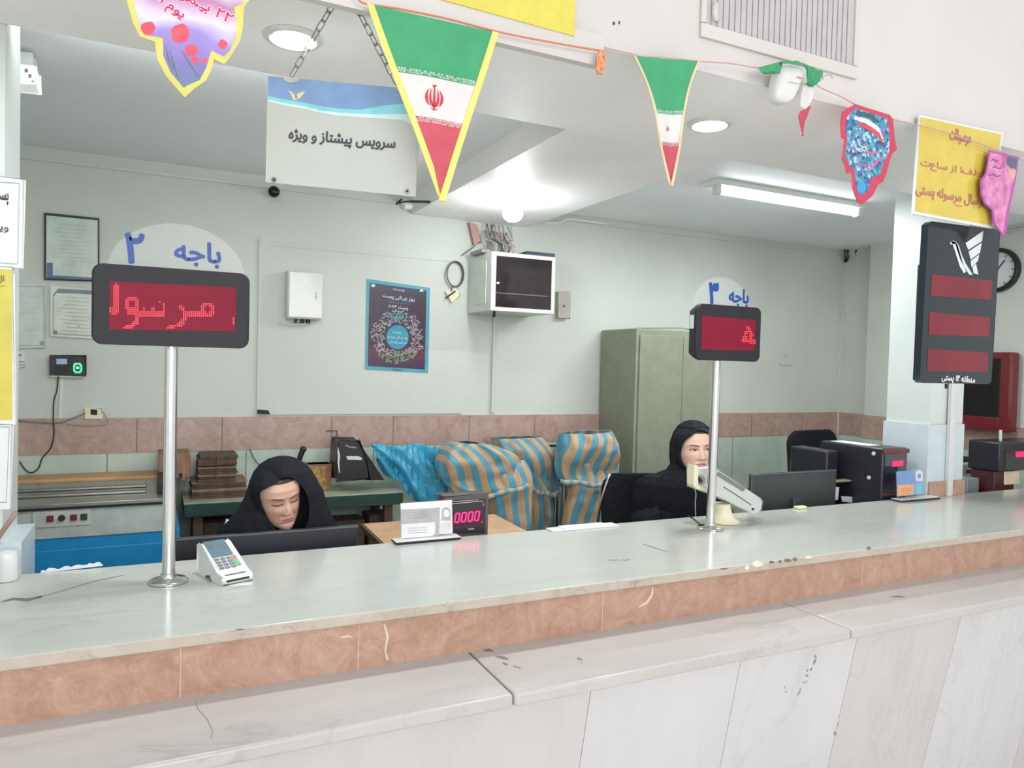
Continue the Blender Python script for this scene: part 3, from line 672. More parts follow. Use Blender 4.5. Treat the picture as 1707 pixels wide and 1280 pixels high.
for i in range(5): b.tube([(c.x-.10+.012*i, YW-.045, c.z+.09-.01*i), (c.x-.11+.02*i, YW-.06, c.z-.02), (c.x-.08+.006*i, YW-.035, c.z-.08)], .004, 6)
build(b, 'wiring', M_dark, t, smooth=True)
SB = Surf(y=YB+.7); q = [(631, 326), (684, 338), (684, 346), (633, 336)]
c = Surf(y=4.4).P(662, 338)
t = thing('security_camera', 'small dark bracket camera below the hanging sign, against the beam side', 'security camera', (1.53, 4.4, c.z))
b = MB(); b.tube([(1.528, 4.4, c.z+.03), (1.42, 4.4, c.z+.02), (1.33, 4.4, c.z)], .008, 8); build(b, 'arm', M_dark, t); b = MB(); b.lathe([(.022, 0), (.022, .07), (.014, .075)], (1.40, 4.4, c.z-.01), 14, axis=V((-.8, -.5, -.2))); build(b, 'body', M_lgrey, t, smooth=True, auto=40)
b = MB(); b.tube([(1.34, 4.38, c.z+.02), (1.31, 4.36, c.z-.005), (1.30, 4.36, c.z-.02)], .006, 6); build(b, 'wiring', M_black, t)

# ---------------- right wall: clock, red box ----------------
RW = Surf(x=XR)
c = RW.P(1664, 451); 
t = thing('wall_clock', 'round black rimmed clock half hidden behind the red number board', 'clock', c)
ax = V((-1, 0, 0)); r_ = .165
b = MB(); b.lathe([(r_, 0), (r_, .035), (r_-.012, .042), (r_-.03, .034), (r_-.03, .0)], c, 48, axis=ax); build(b, 'rim', M_black, t, smooth=True, auto=40)
b = MB(); b.lathe([(.0, .012), (r_-.025, .012)], c, 48, axis=ax, cap=False); build(b, 'face', M_paper, t)
for k in range(12):
    b = MB(); a = k*pi/6; p = c+V((-.0135, cos(a)*(r_-.05), sin(a)*(r_-.05))); b.obox(p, V((.0005, 0, 0)), V((0, cos(a), sin(a)))*.010, V((0, -sin(a), cos(a)))*.003); build(b, 'hour_mark', M_ink, t)
for a, l_ in ((2.2, .09), (.6, .065)):
    b = MB(); b.obox(c+V((-.015, cos(a)*l_/2, sin(a)*l_/2)), V((.001, 0, 0)), V((0, cos(a), sin(a)))*l_/2, V((0, -sin(a), cos(a)))*.004); build(b, 'hand', M_ink, t)
y0, y1 = 3.20, 3.75; z0, z1 = 1.39, 1.97
t = thing('red_cabinet', 'dark red wall cabinet with black glass front beyond the right pillar', 'cabinet', (XR-.06, (y0+y1)/2, z0))
M_red = mat('deep_red_metal', (112, 32, 40), .35, var=.06)
b = MB(); b.box(XR-.11, XR-.022, y0, y1, z0, z1); build(b, 'body', M_red, t, bevel=.012)
b = MB(); e = .075; xf = XR-.125
b.box(xf, xf+.016, y0+.005, y0+e, z0, z1); b.box(xf, xf+.016, y1-e, y1, z0, z1); b.box(xf, xf+.016, y0+e, y1-e, z0, z0+.10); b.box(xf, xf+.016, y0+e, y1-e, z1-.05, z1); build(b, 'door_frame', M_red, t, bevel=.005)
b = MB(); b.box(xf+.005, xf+.012, y0+e, y1-e, z0+.1, z1-.05); build(b, 'glass', M_glassd, t)
b = MB(); b.tube([RW.P(*p, .05) for p in [(1463, 415), (1463, 440), (1464, 462), (1472, 472), (1490, 476)]], .016, 10); tag(build(b, 'wall_pipe', M_wall, smooth=True), 'bent painted pipe on the right wall beside the pillar', 'pipe')
b = MB(); b.tube([V((XR-.03, 4.40, 2.82)), V((XR-.03, 3.9, 2.80))], .02, 8); tag(build(b, 'ceiling_pipe', M_wall, smooth=True), 'short painted pipe under the ceiling on the right wall', 'pipe')
# ---------------- posters and bunting on the fascia ----------------
YP = 1.925
FS = Surf(y=1.95); FR = Surf(y=1.905)
q = [(700, -60), (957, -10), (957, 61), (735, 0)]
q = [(600, -90), (958, -14), (957, 61), (600, -37)]
tag(slab(Surf(y=1.925), q, .004, 'banner', M_yel, bev=0), 'plain yellow banner strip on the fascia at the top of the photo', 'banner')
# louvred opening in the fascia
t = thing('window_blind', 'pale vertical blind in a shallow frame high on the fascia', 'blind', base_of(FS, [(1165, 40), (1425, 125), (1425, -60), (1165, -120)]))
b = MB(); q = [(1165, -110), (1425, -110), (1425, 127), (1165, 62)]
pA = FS.P(1165, 62); pB = FS.P(1425, 127); zt = 3.45; zb = FS.P(1180, 42).z
b.box(pA.x, pB.x, 1.938, 1.95, pA.z, zb-.002); b.box(pA.x, pA.x+.02, 1.938, 1.95, zb, zt); b.box(pB.x-.02, pB.x, 1.938, 1.95, zb, zt); build(b, 'frame', M_fasc, t, bevel=.002)
x = pA.x+.03; k = 0; b = MB()
while x < pB.x-.03: b.obox(V((x, 1.944, (zb+zt)/2)), V((.012, .0015, 0)), V((-.0002, .0012, 0)), V((0, 0, (zt-zb)/2))); x += .0255
b.box(pA.x+.02, pB.x-.02, 1.9465, 1.9495, zb, zt); build(b, 'slat', mat('grey_blind_fabric', (180, 176, 177), .7, var=.03), t)
b = MB(); b.tube([FS.P(1188, 8, .012), FS.P(1187, 25, .012), FS.P(1190, 38, .012)], .011, 10); tag(build(b, 'wall_hook', M_fasc, smooth=True), 'small white painted knob on the fascia beside the blind', 'hook')
b = MB(); b.disc(FS, (1023, 39), 2.4, 3, off=.001); b.disc(FS, (1032, 38), 1.6, 3, off=.001); tag(build(b, 'nail_hole', mat('dark_hole', (90, 86, 84), .8)), 'two dark nail holes on the fascia under the yellow banner', 'nail hole')
# yellow notice at right
q = [(1530, 192), (1669, 222), (1651, 381), (1519, 357)]; PS = Surf(y=1.93)
t = thing('notice_board', 'amber notice in white border with three lines of brownish writing', 'notice', base_of(PS, q))
o = slab(PS, q, .006, 'border', M_paper, t, bev=0); sf = Surf(y=1.9238)
b = MB(); b.dpoly(sf, [(1534, 195), (1669, 224), (1652, 376), (1525, 352)], 0, .0004); build(b, 'printed_sheet', mat('amber_gloss', (204, 182, 76), .12, var=.04), t)
b = MB(); b.text(sf, 'مرسولات', (1583, 213), (1618, 219), (1583, 238), off=.001, bold=.03); b.text(sf, 'لطفا از ساعت', (1535, 265), (1640, 285), (1534, 281), off=.001); b.text(sf, 'ارسال مرسوله پستی', (1527, 306), (1640, 328), (1526, 328), off=.001, bold=.03); b.stroke(sf, [(1591, 342), (1604, 344)], 2)
build(b, 'lettering', mat('brown_pink_ink', (176, 112, 98), .4), t)
# notices on the left pillar
LS = Surf(y=2.18)
q = [(-60, 290), (42, 301), (38, 447), (-60, 440)]
def sheet(q, name, label, m, border=M_paper, y=2.66, d=.02, inner=.0):
    sf = Surf(y=y); t = thing(name, label, 'notice', base_of(sf, q)); slab(sf, q, d, 'panel', border, t, bev=.002)
    return t, Surf(y=y-d-.0002)
SY = 2.69
t, sf = sheet(q, 'framed_sheet', 'white framed notice, highest of the three on the left pillar', None, y=SY)
b = MB(); b.dpoly(sf, [(-60, 299), (33, 305), (30, 441), (-60, 435)], 0, .0004, holes=[[(-60, 300.5), (32, 306.5), (29, 439.5), (-60, 433.5)]]); build(b, 'border_line', M_inkg, t)
b = MB(); b.text(sf, 'پست', (-8, 318), (14, 320), (-8, 340), off=.0006); b.text(sf, 'ویژه', (-16, 372), (14, 374), (-16, 386), off=.0006); build(b, 'lettering', M_ink, t)
q = [(-60, 442), (23, 446), (26, 706), (-60, 706)]
t, sf = sheet(q, 'yellow_sheet', 'tall yellow notice on the left pillar under the white framed one', None, y=SY)
b = MB(); b.dpoly(sf, [(-60, 446), (20, 449), (21, 700), (-60, 700)], 0, .0004); build(b, 'printed_sheet', mat('yellow_notice', (198, 186, 72), .4), t)
b = MB(); b.text(sf, 'ال', (-6, 459), (7, 459), (-6, 472), off=.001); b.stroke(sf, [(-10, 477), (9, 477)], .8, off=.001); build(b, 'lettering', mat('olive_ink', (110, 100, 50), .5), t)
q = [(-60, 704), (22, 706), (17, 846), (-60, 844)]
t, sf = sheet(q, 'framed_sheet', 'white framed notice, lowest of the three on the left pillar', None, y=SY)
b = MB(); b.dpoly(sf, [(-60, 710), (16, 711), (11, 838), (-60, 838)], 0, .0004, holes=[[(-60, 711.5), (15, 712.5), (10, 836.5), (-60, 836.5)]]); build(b, 'border_line', M_inkg, t)
b = MB(); sf = Surf(y=2.685); b.tube([sf.P(*p, .01) for p in [(-30, 930), (0, 892), (14, 872), (28, 852)]], .007, 8); tag(build(b, 'cable', mat('pinkish_cable', (150, 122, 112), .6), smooth=True), 'pinkish cable slanting across the foot of the left pillar', 'cable')
b = MB(); c = at(14, 956, y=2.668); c.z = ZC
b.lathe([(.028, 0), (.03, .004), (.03, .07), (.026, .084), (.012, .09), (0, .091)], V((c.x, 2.64, ZC)), 28); tag(build(b, 'plastic_cup', M_white, smooth=True, auto=50), 'upturned white plastic cup on the counter at the left pillar', 'cup')

# bunting cord
def cat_path(pts, k=6):
    out = []
    for i in range(len(pts)-1):
        p0, p1, p2, p3 = pts[max(i-1, 0)], pts[i], pts[i+1], pts[min(i+2, len(pts)-1)]
        for j in range(k):
            u = j/k; out.append(.5*((2*p1)+(p2-p0)*u+(2*p0-5*p1+4*p2-p3)*u*u+(3*p1-p0-3*p2+p3)*u**3))
    return out+[pts[-1]]
FR = Surf(y=1.90)
b = MB(); b.tube(cat_path([FR.P(*p) for p in [(560, -50), (592, -8), (609, 6), (660, 14), (740, 30), (826, 52), (900, 67), (985, 82), (1003, 84)]]), .0026, 6)
tag(build(b, 'bunting_cord', M_rope, smooth=True), 'orange bunting cord from the top edge to the orange tassel', 'cord')
b = MB(); b.tube(cat_path([FR.P(*p) for p in [(1003, 84), (1058, 93), (1110, 96), (1166, 102), (1220, 106), (1268, 113), (1300, 104), (1345, 112), (1372, 128), (1362, 142), (1400, 160), (1424, 173), (1460, 190), (1520, 206), (1560, 216), (1600, 228), (1640, 242), (1672, 254), (1720, 272)]]), .0022, 6)
tag(build(b, 'bunting_cord', mat('pinkish_cord', (196, 160, 160), .7), smooth=True), 'pinkish bunting cord running from the tassel past the round tag to the right', 'cord')
b = MB(); rnd = random.Random(5)
for i in range(16):
    a = rnd.uniform(-1, 1); b.tube(cat_path([FR.P(1001+a*2, 84, .002), FR.P(1001+a*5+rnd.uniform(-2, 2), 97, .004*rnd.random()), FR.P(1000+a*6, 112, .006*rnd.random()), FR.P(999+a*3+rnd.uniform(-1, 1), 124)], 3), .0035, 5)
tag(build(b, 'tassel', mat('orange_tinsel', (222, 148, 104), .35, var=.3, scale=80), smooth=True), 'small orange tassel tied where the two bunting cords meet', 'tassel')

def flag(A, B, C, label, y, amp, border=.06, bands=(.47, .72), emblem=None, seed=1, shape_=None, trim=None):
    """triangular pennant: A,B top corners, C tip, in photo pixels on plane y"""
    sf = Surf(y=y); rnd = random.Random(seed); N, Mv = 26, 44
    PA, PB, PC = sf.P(*A), sf.P(*B), sf.P(*C)
    t = thing('flag_pennant', label, 'flag', (PA.x, y, PC.z), 'triangular tricolour pennants on the bunting cord')
    def pt(u, v_, off=0):
        pin = shape_(v_) if shape_ else 1
        L = PA.lerp(PC, v_); R = PB.lerp(PC, v_); mid = (L+R)/2; p = mid+(L.lerp(R, u)-mid)*pin
        return p + V((0, amp*sin(u*7+seed)*min(1, v_*3)*(1-v_*.5)+amp*.5*sin(v_*8+u*3)-off, 0))
    def grid(u0, u1, v0, v1, m, off, name, nu=18, nv=16, par=None):
        b = MB(); rings = [[pt(u0+(u1-u0)*i/nu, v0+(v1-v0)*j/nv, off) for i in range(nu+1)] for j in range(nv+1)]
        b.loft(rings, closed_u=False, cap=False); return build(b, name, m, t, smooth=True)
    e = 1-.035
    grid(0, 1, 0, bands[0], M_fgreen, 0, 'green_band'); grid(0, 1, bands[0], bands[1], M_fwhite, 0, 'white_band'); grid(0, 1, bands[1], .985, M_fred, 0, 'red_band')
    b = MB(); w0 = (PB-PA).length*border/2
    for sgn, P in ((1, 0), (0, 1)):
        rr = []
        for j in range(31):
            v_ = j/30*.99; c_ = pt(P, v_); d_ = V((1, 0, 0))*w0*(1 if P == 0 else -1); rr.append([c_+V((0, -.0018, 0))-d_*.3, c_+V((0, -.0018, 0))+d_, c_+V((0, .0018, 0))+d_, c_+V((0, .0018, 0))-d_*.3])
        b.loft(rr)
    build(b, 'edge_trim', trim or M_fyel, t)
    # the little square script along the band edges
    for vv, mm, nm in ((bands[0]-.028, M_fwhite, 'script_band_green'), (bands[1]+.004, M_fwhite, 'script_band_red')):
        b = MB(); n = 30
        for k in range(n):
            u0 = .04+.92*k/n
            for du, dv, l_, h_ in ((0, 0, .022, .006), (0, .009, .007, .008), (.012, .009, .012, .005), (.012, .018, .02, .005)):
                if rnd.random() < .85: b.add([pt(u0+du, vv+dv, .001), pt(u0+du+l_, vv+dv, .001), pt(u0+du+l_, vv+dv+h_, .001), pt(u0+du, vv+dv+h_, .001)], [(0, 1, 2, 3)])
        build(b, nm, mm, t)
    if emblem:
        b = MB(); (cu_, cv_, k_) = emblem
        def S(pts, wd):
            n = len(pts)
            for i in range(n-1):
                (x0, y0), (x1, y1) = pts[i], pts[i+1]; l_ = math.hypot(x1-x0, y1-y0) or 1; w0_ = wd[i] if isinstance(wd, list) else wd; w1_ = wd[i+1] if isinstance(wd, list) else wd
                nx, ny = -(y1-y0)/l_/2, (x1-x0)/l_/2
                Q = [(x0+nx*w0_, y0+ny*w0_), (x1+nx*w1_, y1+ny*w1_), (x1-nx*w1_, y1-ny*w1_), (x0-nx*w0_, y0-ny*w0_)]
                base = pt(cu_, cv_, .0015); b.add([base+V((a*k_, 0, b_*k_)) for a, b_ in Q], [(0, 1, 2, 3)])
        S([(0, .85), (0, -.55), (0, -.95)], [.09, .26, .03])
        S([(-.16, .9), (-.05, .82), (.05, .95), (.16, .86)], .09)
        for sg in (1, -1):
            S([(sg*(.30*sin(a)*1.0+.02), -.72*cos(a)+.08) for a in [i*.28 for i in range(10)]], [.02, .1, .18, .2, .2, .18, .15, .11, .06, .02])
            S([(sg*(.62*sin(a)), -.75*cos(a)+.02) for a in [.55+i*.22 for i in range(10)]], [.02, .08, .15, .2, .22, .2, .16, .11, .06, .02])
            S([(sg*.05, -.9), (sg*.25, -.78)], .06)
        build(b, 'red_emblem', mat('emblem_red', (196, 44, 62), .6), t)
    return t
flag((614, 6), (829, 54), (738, 338), 'largest tricolour pennant, hanging in front of the white hanging sign', 1.895, .004, .08, (.325, .545), (.43, .435, .036), seed=2)
flag((1057, 93), (1166, 102), (1118, 313), 'narrow tricolour pennant left of the second downlight', 1.895, .006, .05, (.43, .645), (.42, .54, .010), seed=4, shape_=lambda v_: (1-.24*sin(pi*v_/.7) if v_ < .7 else 1), trim=mat('peach_trim', (216, 196, 160), .7))
# pennant wrapped over the motion sensor
c = FS.P(1315, 138)
t = thing('motion_sensor', 'white rounded motion sensor with a crumpled pennant draped over it', 'motion sensor', (c.x, 1.95, c.z))
sf = Surf(y=1.875); b = MB(); outline = [(1305, 109), (1312, 106), (1330, 108), (1341, 113), (1344, 121), (1337, 140), (1328, 160), (1321, 169), (1313, 171), (1300, 167), (1294, 158), (1296, 140), (1300, 120)]
oc = sf.P(1318, 139); b.loft([[oc+(sf.P(*p)-oc)*k+V((0, d_, 0)) for p in outline] for k, d_ in ((.55, -.006), (.8, -.003), (.94, .004), (1, .014), (1, .04))]); build(b, 'housing', M_white, t, smooth=True, auto=60)
b = MB(); b.box(c.x-.0, c.x+.03, 1.916, 1.95, c.z-.01, c.z+.03); build(b, 'bracket', M_lgrey, t, bevel=.003)
b = MB(); b.stroke(Surf(y=1.866), [(1328, 128), (1335, 130), (1339, 132)], 1.4, off=.0015); b.stroke(Surf(y=1.866), [(1314, 136), (1326, 139), (1334, 140)], .7, off=.0015); build(b, 'red_mark', M_fred, t)
def cloth(rows, y, name, m, par, wob=.006, nu=10):
    """rows of left/right pixel pairs down the cloth, draped on plane y"""
    sf = Surf(y=y); rr = []
    for j, (L, R, dy) in enumerate(rows):
        a, c_ = sf.P(*L), sf.P(*R); rr.append([a.lerp(c_, i/nu)+V((0, dy+wob*sin(i*1.9+j*1.3), 0)) for i in range(nu+1)])
    fine = []
    for i in range(nu+1):
        fine.append(cat_path([r_[i] for r_ in rr], 4))
    b = MB(); b.loft([[fine[i][j] for i in range(nu+1)] for j in range(len(fine[0]))], closed_u=False, cap=False)
    o = build(b, name, m, par, smooth=True); s_ = o.modifiers.new('thick', 'SOLIDIFY'); s_.thickness = .0012; return o
c = Surf(y=1.84).P(1320, 120)
t = thing('flag_pennant', 'crumpled tricolour pennant caught over the white motion sensor', 'flag', (c.x, 1.84, c.z-.1), 'triangular tricolour pennants on the bunting cord')
cloth([((1264, 113), (1305, 102), 0), ((1272, 122), (1303, 112), -.004), ((1286, 122), (1300, 122), 0)], 1.872, 'green_band', M_fgreen, t)
cloth([((1300, 103), (1330, 102), .0), ((1302, 108), (1343, 112), -.012)], 1.862, 'green_band', M_fgreen, t, .002)
cloth([((1326, 101), (1372, 121), 0), ((1342, 113), (1370, 126), -.006), ((1345, 126), (1362, 140), -.002), ((1344, 139), (1353, 144), 0)], 1.87, 'green_band', M_fgreen, t)
cloth([((1341, 139), (1358, 142), 0), ((1334, 158), (1352, 170), -.004), ((1333, 178), (1343, 184), 0)], 1.88, 'white_band', M_fwhite, t, .004)
cloth([((1334, 186), (1352, 176), 0), ((1331, 194), (1344, 196), -.004), ((1334, 206), (1341, 206), 0), ((1336, 226), (1338, 227), 0)], 1.88, 'red_band', M_fred, t, .004)
b = MB(); b.tube(cat_path([Surf(y=1.86).P(*p) for p in [(1366, 131), (1376, 126), (1384, 125), (1388, 131)]]), .0016, 6); build(b, 'loose_thread', M_inkg, t)

# cardboard tags on the cord
def tagcard(outline, inner, y, name, label, mb, mi, d=.004, extra=None):
    sf = Surf(y=y); P = [sf.P(*p) for p in outline]; t = thing(name, label, 'bunting tag', (sum(p.x for p in P)/len(P), y, min(p.z for p in P)))
    slab(sf, outline, d, 'card', mb, t, bev=0); s2 = Surf(y=y-d-.0002)
    b = MB(); b.dpoly(s2, inner, 0, .0003); build(b, 'printed_face', mi, t); return t, s2
out = [(212, -30), (212, 5), (222, 40), (233, 62), (258, 71), (262, 100), (277, 128), (303, 158), (308, 163), (322, 150), (343, 135), (352, 117), (356, 99), (373, 108), (384, 96), (400, 68), (404, 50), (407, 10), (418, -4), (418, -30)]
inn = [(221, -30), (223, 2), (231, 36), (240, 58), (272, 63), (272, 92), (284, 120), (306, 146), (315, 141), (333, 133), (344, 112), (352, 84), (373, 94), (383, 84), (393, 62), (393, 30), (390, 12), (404, 6), (404, -30)]
pm = NT('purple_print'); cc = pm.coord(); sx = pm.n('ShaderNodeSeparateXYZ'); pm.l(cc, sx.inputs[0])
mr = pm.n('ShaderNodeMapRange', i1=.0, i2=.30); pm.l(sx.outputs[2], mr.inputs[0])
add = pm.n('ShaderNodeMath', operation='MULTIPLY_ADD', i1=.35, i2=-.15); pm.l(pm.noise(9, 2), add.inputs[0])
ad2 = pm.n('ShaderNodeMath', operation='ADD'); pm.l(mr.outputs[0], ad2.inputs[0]); pm.l(add.outputs[0], ad2.inputs[1])
pm.l(pm.ramp(ad2.outputs[0], [(.05, (84, 120, 140)), (.28, (120, 108, 170)), (.5, (150, 132, 200)), (.62, (216, 206, 232)), (.8, (176, 120, 160)), (1, (214, 226, 232))]), pm.b.inputs['Base Color']); pm.b.inputs['Roughness'].default_value = .35
t, s2 = tagcard(out, inn, 1.90, 'hanging_tag', 'large purple poppy tag with yellow border at the top left', mat('yellow_card', (206, 200, 108), .6), pm.m)
rm = NT('poppy_red'); rm.l(rm.ramp(rm.noise(30, 2), [(.3, (214, 60, 90)), (.7, (232, 88, 100))]), rm.b.inputs['Base Color'])
r2 = random.Random(2)
for (x, y, r_) in ((247, 47, 12), (301, 56, 16), (319, 84, 11), (371, 74, 8), (340, 101, 5), (324, 100, 6)):
    b = MB(); b.dpoly(s2, [(x+r_*cos(k*pi/7)*r2.uniform(.85, 1.1), y+r_*sin(k*pi/7)*r2.uniform(.85, 1.1)) for k in range(14)], 0, .0006); build(b, 'poppy', rm.m, t)
b = MB(); 
for pts in ([(282, 84), (290, 110), (298, 134)], [(304, 86), (318, 110), (332, 130)], [(276, 76), (280, 96), (288, 118)]): b.stroke(s2, pts, [1, 3, 1.5], off=.0005)
build(b, 'stem_print', mat('teal_print', (70, 110, 112), .5), t)
def rot_text(b, sf, s, x0, y0, x1, y1, h, m=0, off=.001, bold=.03):
    """baseline box from (x0,y0) to (x1,y1), h px tall, perpendicular"""
    l_ = math.hypot(x1-x0, y1-y0); nx, ny = -(y1-y0)/l_*h, (x1-x0)/l_*h
    b.text(sf, s, (x0, y0), (x1, y1), (x0+nx, y0+ny), m, off, bold)
b = MB()
for k, (bd, of) in enumerate(((.09, .0008), (.03, .0012))):
    rot_text(b, s2, '۲۲ بهمن', 298, -22, 390, 26, 20, k, of, bd); rot_text(b, s2, 'یوم الله', 252, -26, 312, 20, 22, k, of, bd)
build(b, 'lettering', [mat('pale_pink_outline', (240, 214, 226), .5), mat('crimson_ink', (206, 44, 92), .5)], t)
out = [(1424, 174), (1404, 186), (1400, 205), (1401, 228), (1406, 232), (1402, 262), (1407, 274), (1410, 290), (1418, 288), (1420, 312), (1428, 336), (1436, 341), (1454, 326), (1462, 308), (1470, 304), (1476, 290), (1482, 268), (1486, 256), (1494, 250), (1490, 232), (1487, 200), (1482, 192)]
inn = [(1426, 180), (1411, 196), (1409, 218), (1413, 232), (1408, 258), (1416, 276), (1424, 284), (1427, 310), (1434, 326), (1446, 320), (1453, 296), (1466, 292), (1474, 270), (1482, 252), (1483, 226), (1479, 198)]
bm = NT('mosaic_print'); vo = bm.n('ShaderNodeTexVoronoi'); vo.inputs['Scale'].default_value = 90; bm.l(bm.coord(), vo.inputs['Vector'])
sx = bm.n('ShaderNodeSeparateXYZ'); bm.l(vo.outputs['Color'], sx.inputs[0])
bm.l(bm.ramp(sx.outputs[0], [(0, (40, 116, 150)), (.22, (56, 140, 164)), (.4, (170, 192, 202)), (.52, (48, 76, 130)), (.68, (84, 164, 172)), (.85, (106, 114, 168))], 'CONSTANT'), bm.b.inputs['Base Color'])
t, s2 = tagcard(out, inn, 1.895, 'hanging_tag', 'blue mosaic tag with crimson border between the crumpled pennant and the amber notice', mat('crimson_card', (190, 60, 86), .6), bm.m)
b = MB(); b.stroke(s2, [(1428, 188), (1450, 193), (1464, 204)], [7, 9, 4], 0, .0006); b.stroke(s2, [(1424, 196), (1444, 202), (1462, 214), (1472, 232)], [5, 8, 7, 2], 1, .0008); b.stroke(s2, [(1430, 206), (1450, 214), (1464, 224), (1471, 238)], [4, 7, 6, 2], 2, .001)
b.stroke(s2, [(1425, 272), (1450, 276), (1472, 262)], 1.5, 3, .001); b.stroke(s2, [(1442, 286), (1456, 276), (1470, 264)], 2, 3, .0012); b.stroke(s2, [(1446, 252), (1452, 256), (1462, 254)], 4, 3, .001)
for k in range(8): b.stroke(s2, [(1440, 248), (1440+9*cos(k*pi/4), 248+9*sin(k*pi/4))], [2.4, .4], 1 if k % 2 else 4, .0012)
b.disc(s2, (1436, 312), 8, 10, 5, .0006); build(b, 'print_detail', [mat('dark_teal_ink', (44, 88, 104), .5), M_paper, mat('red_ink', (224, 64, 76), .5), mat('pink_ink', (226, 80, 140), .5), mat('sand_ink', (220, 204, 160), .5), mat('azure_ink', (60, 150, 200), .5)], t)
out = [(1648, 250), (1676, 257), (1697, 262), (1695, 276), (1692, 300), (1688, 320), (1682, 345), (1679, 362), (1677, 380), (1672, 396), (1664, 384), (1655, 372), (1652, 350), (1640, 340), (1634, 325), (1633, 300), (1641, 290), (1645, 272)]
inn = [(1650, 254), (1694, 264), (1690, 300), (1684, 324), (1678, 350), (1672, 390), (1660, 374), (1656, 348), (1643, 338), (1638, 322), (1638, 302), (1645, 290)]
km = NT('pink_print'); km.l(km.ramp(km.noise(22, 3), [(.3, (170, 76, 140)), (.5, (200, 118, 166)), (.65, (208, 146, 180)), (.8, (184, 60, 124))]), km.b.inputs['Base Color'])
t, s2 = tagcard(out, inn, 1.90, 'hanging_tag', 'pink and purple tag overlapping the right side of the amber notice', mat('violet_card', (170, 82, 160), .6), km.m)
b = MB(); b.dpoly(s2, [(1678, 261), (1695, 264), (1694, 282), (1684, 280), (1677, 272)], 0, .0006); b.dpoly(s2, [(1681, 282), (1694, 284), (1690, 300), (1680, 292)], 1, .0006)
for (x, y, l_) in ((1652, 267, 12), (1655, 279, 14), (1648, 292, 20)): b.stroke(s2, [(x, y+1), (x+l_*.3, y-2), (x+l_*.6, y+2), (x+l_, y+1)], 1.6, 2, .001)
build(b, 'print_detail', [mat('slate_print', (84, 96, 110), .5), mat('skin_tone_print', (206, 160, 150), .5), mat('dark_violet_ink', (90, 50, 110), .5)], t)

# ---------------- hanging sign on chains ----------------
fw = V((CF.x, CF.y, 0)).normalized(); SS = Surf(pt=at(572, 227, y=2.10), n=-fw)
q = [(447, 127), (702, 150), (692, 327), (443, 303)]
c = SS.P(572, 227)
t = thing('hanging_sign', 'white sign with blue wave header hanging by two chains', 'sign', c)
b = MB(); b.prism([SS.P(*p) for p in q], fw*.006); build(b, 'board', mat('sign_white', (186, 191, 187), .12, var=.01), t, bevel=.001)
b = MB(); wv = [(447, 160), (475, 166), (510, 172), (530, 176), (560, 181), (600, 183), (640, 176), (680, 172), (701, 173)]
b.dpoly(SS, q[:2]+wv[::-1], 0, .0006)
lo = [(447, 166), (475, 172), (510, 178), (535, 184), (565, 188), (605, 190), (640, 191), (670, 190), (700, 195)]
for i in range(8): b.add([SS.P(*p, .0007) for p in (wv[i], wv[i+1], lo[i+1], lo[i])], [(0, 1, 2, 3)], 1)
l2 = [(447, 169), (475, 176), (510, 182), (535, 189), (565, 193), (605, 196), (640, 198), (670, 200), (699, 214)]
for i in range(8): b.add([SS.P(*p, .0007) for p in (lo[i], lo[i+1], l2[i+1], l2[i])], [(0, 1, 2, 3)], 2)
build(b, 'wave_header', [mat('periwinkle_print', (124, 156, 200), .15), mat('aqua_print', (136, 206, 220), .15), mat('pale_aqua_print', (206, 226, 230), .15)], t)
b = MB()
for i in range(2): b.stroke(SS, [(481+i*3.2, 151+i*1.2), (486+i*3, 156+i), (490+i*2, 166), (494+i*2, 167)], [1.5, 2.4, 2, 1], off=.0012)
for i in range(3): b.dpoly(SS, [(495+i*.4, 157+i*3.2), (510-i*2.5, 151+i*3.6), (508-i*2.5, 154+i*3.6), (496+i*.4, 160+i*3)], 0, .0012)
build(b, 'bird_emblem', mat('pale_gold_print', (222, 208, 150), .4), t)
b = MB(); rot_text(b, SS, 'سرویس پیشتاز و ویژه', 483, 214, 660, 230, 24, 0, .0012, .03); build(b, 'lettering', mat('charcoal_print', (64, 66, 72), .5), t)
for p in ((457, 300), (679, 319)):
    b = MB(); b.disc(SS, p, 4.5, 4.5, 0, .003); b.disc(SS, p, 2, 2, 1, .004); build(b, 'standoff_screw', [M_steel, M_dark], t)
for p in ((486, 131), (672, 146)):
    b = MB(); b.disc(SS, p, 13, 8, 0, .004, a0=pi*.98, a1=2*pi*1.01, n=16); build(b, 'chain_plate', mat('greige_disc', (190, 180, 172), .5), t)
def chain(p0, p1):
    n = int((p1-p0).length/.026); ax = (p1-p0).normalized(); vw = ((p0+p1)/2-CAM).normalized(); s_ = ax.cross(vw).normalized(); r_ = ax.cross(s_); L = (p1-p0).length/n; b = MB()
    for i in range(n):
        c_ = p0+ax*(i+.5)*L; a_ = .35 if i % 2 else -.75; w_ = (s_*cos(a_)+r_*sin(a_)).normalized(); hl = L*.60; hw = .0072; pts = []
        for k in range(16):
            a = 2*pi*k/16; x = cos(a)*hw; z = sin(a)*hw+(hl-hw)*(1 if sin(a) > 0 else -1); pts.append(c_+w_*x+ax*z)
        b.tube(pts, .0015, 6, closed=True)
    return b
hk0, hk1 = at(557, 2, z=ZS), at(592, 6, z=ZS); M_link = mat('chain_steel', (120, 116, 110), .45, .6)
b = chain(SS.P(486, 126), V((hk0.x, hk0.y, ZS-.004))); build(b, 'chain', M_link, t, smooth=True)
b = chain(SS.P(661, 139), V((hk1.x, hk1.y, ZS-.004))); build(b, 'chain', M_link, t, smooth=True)

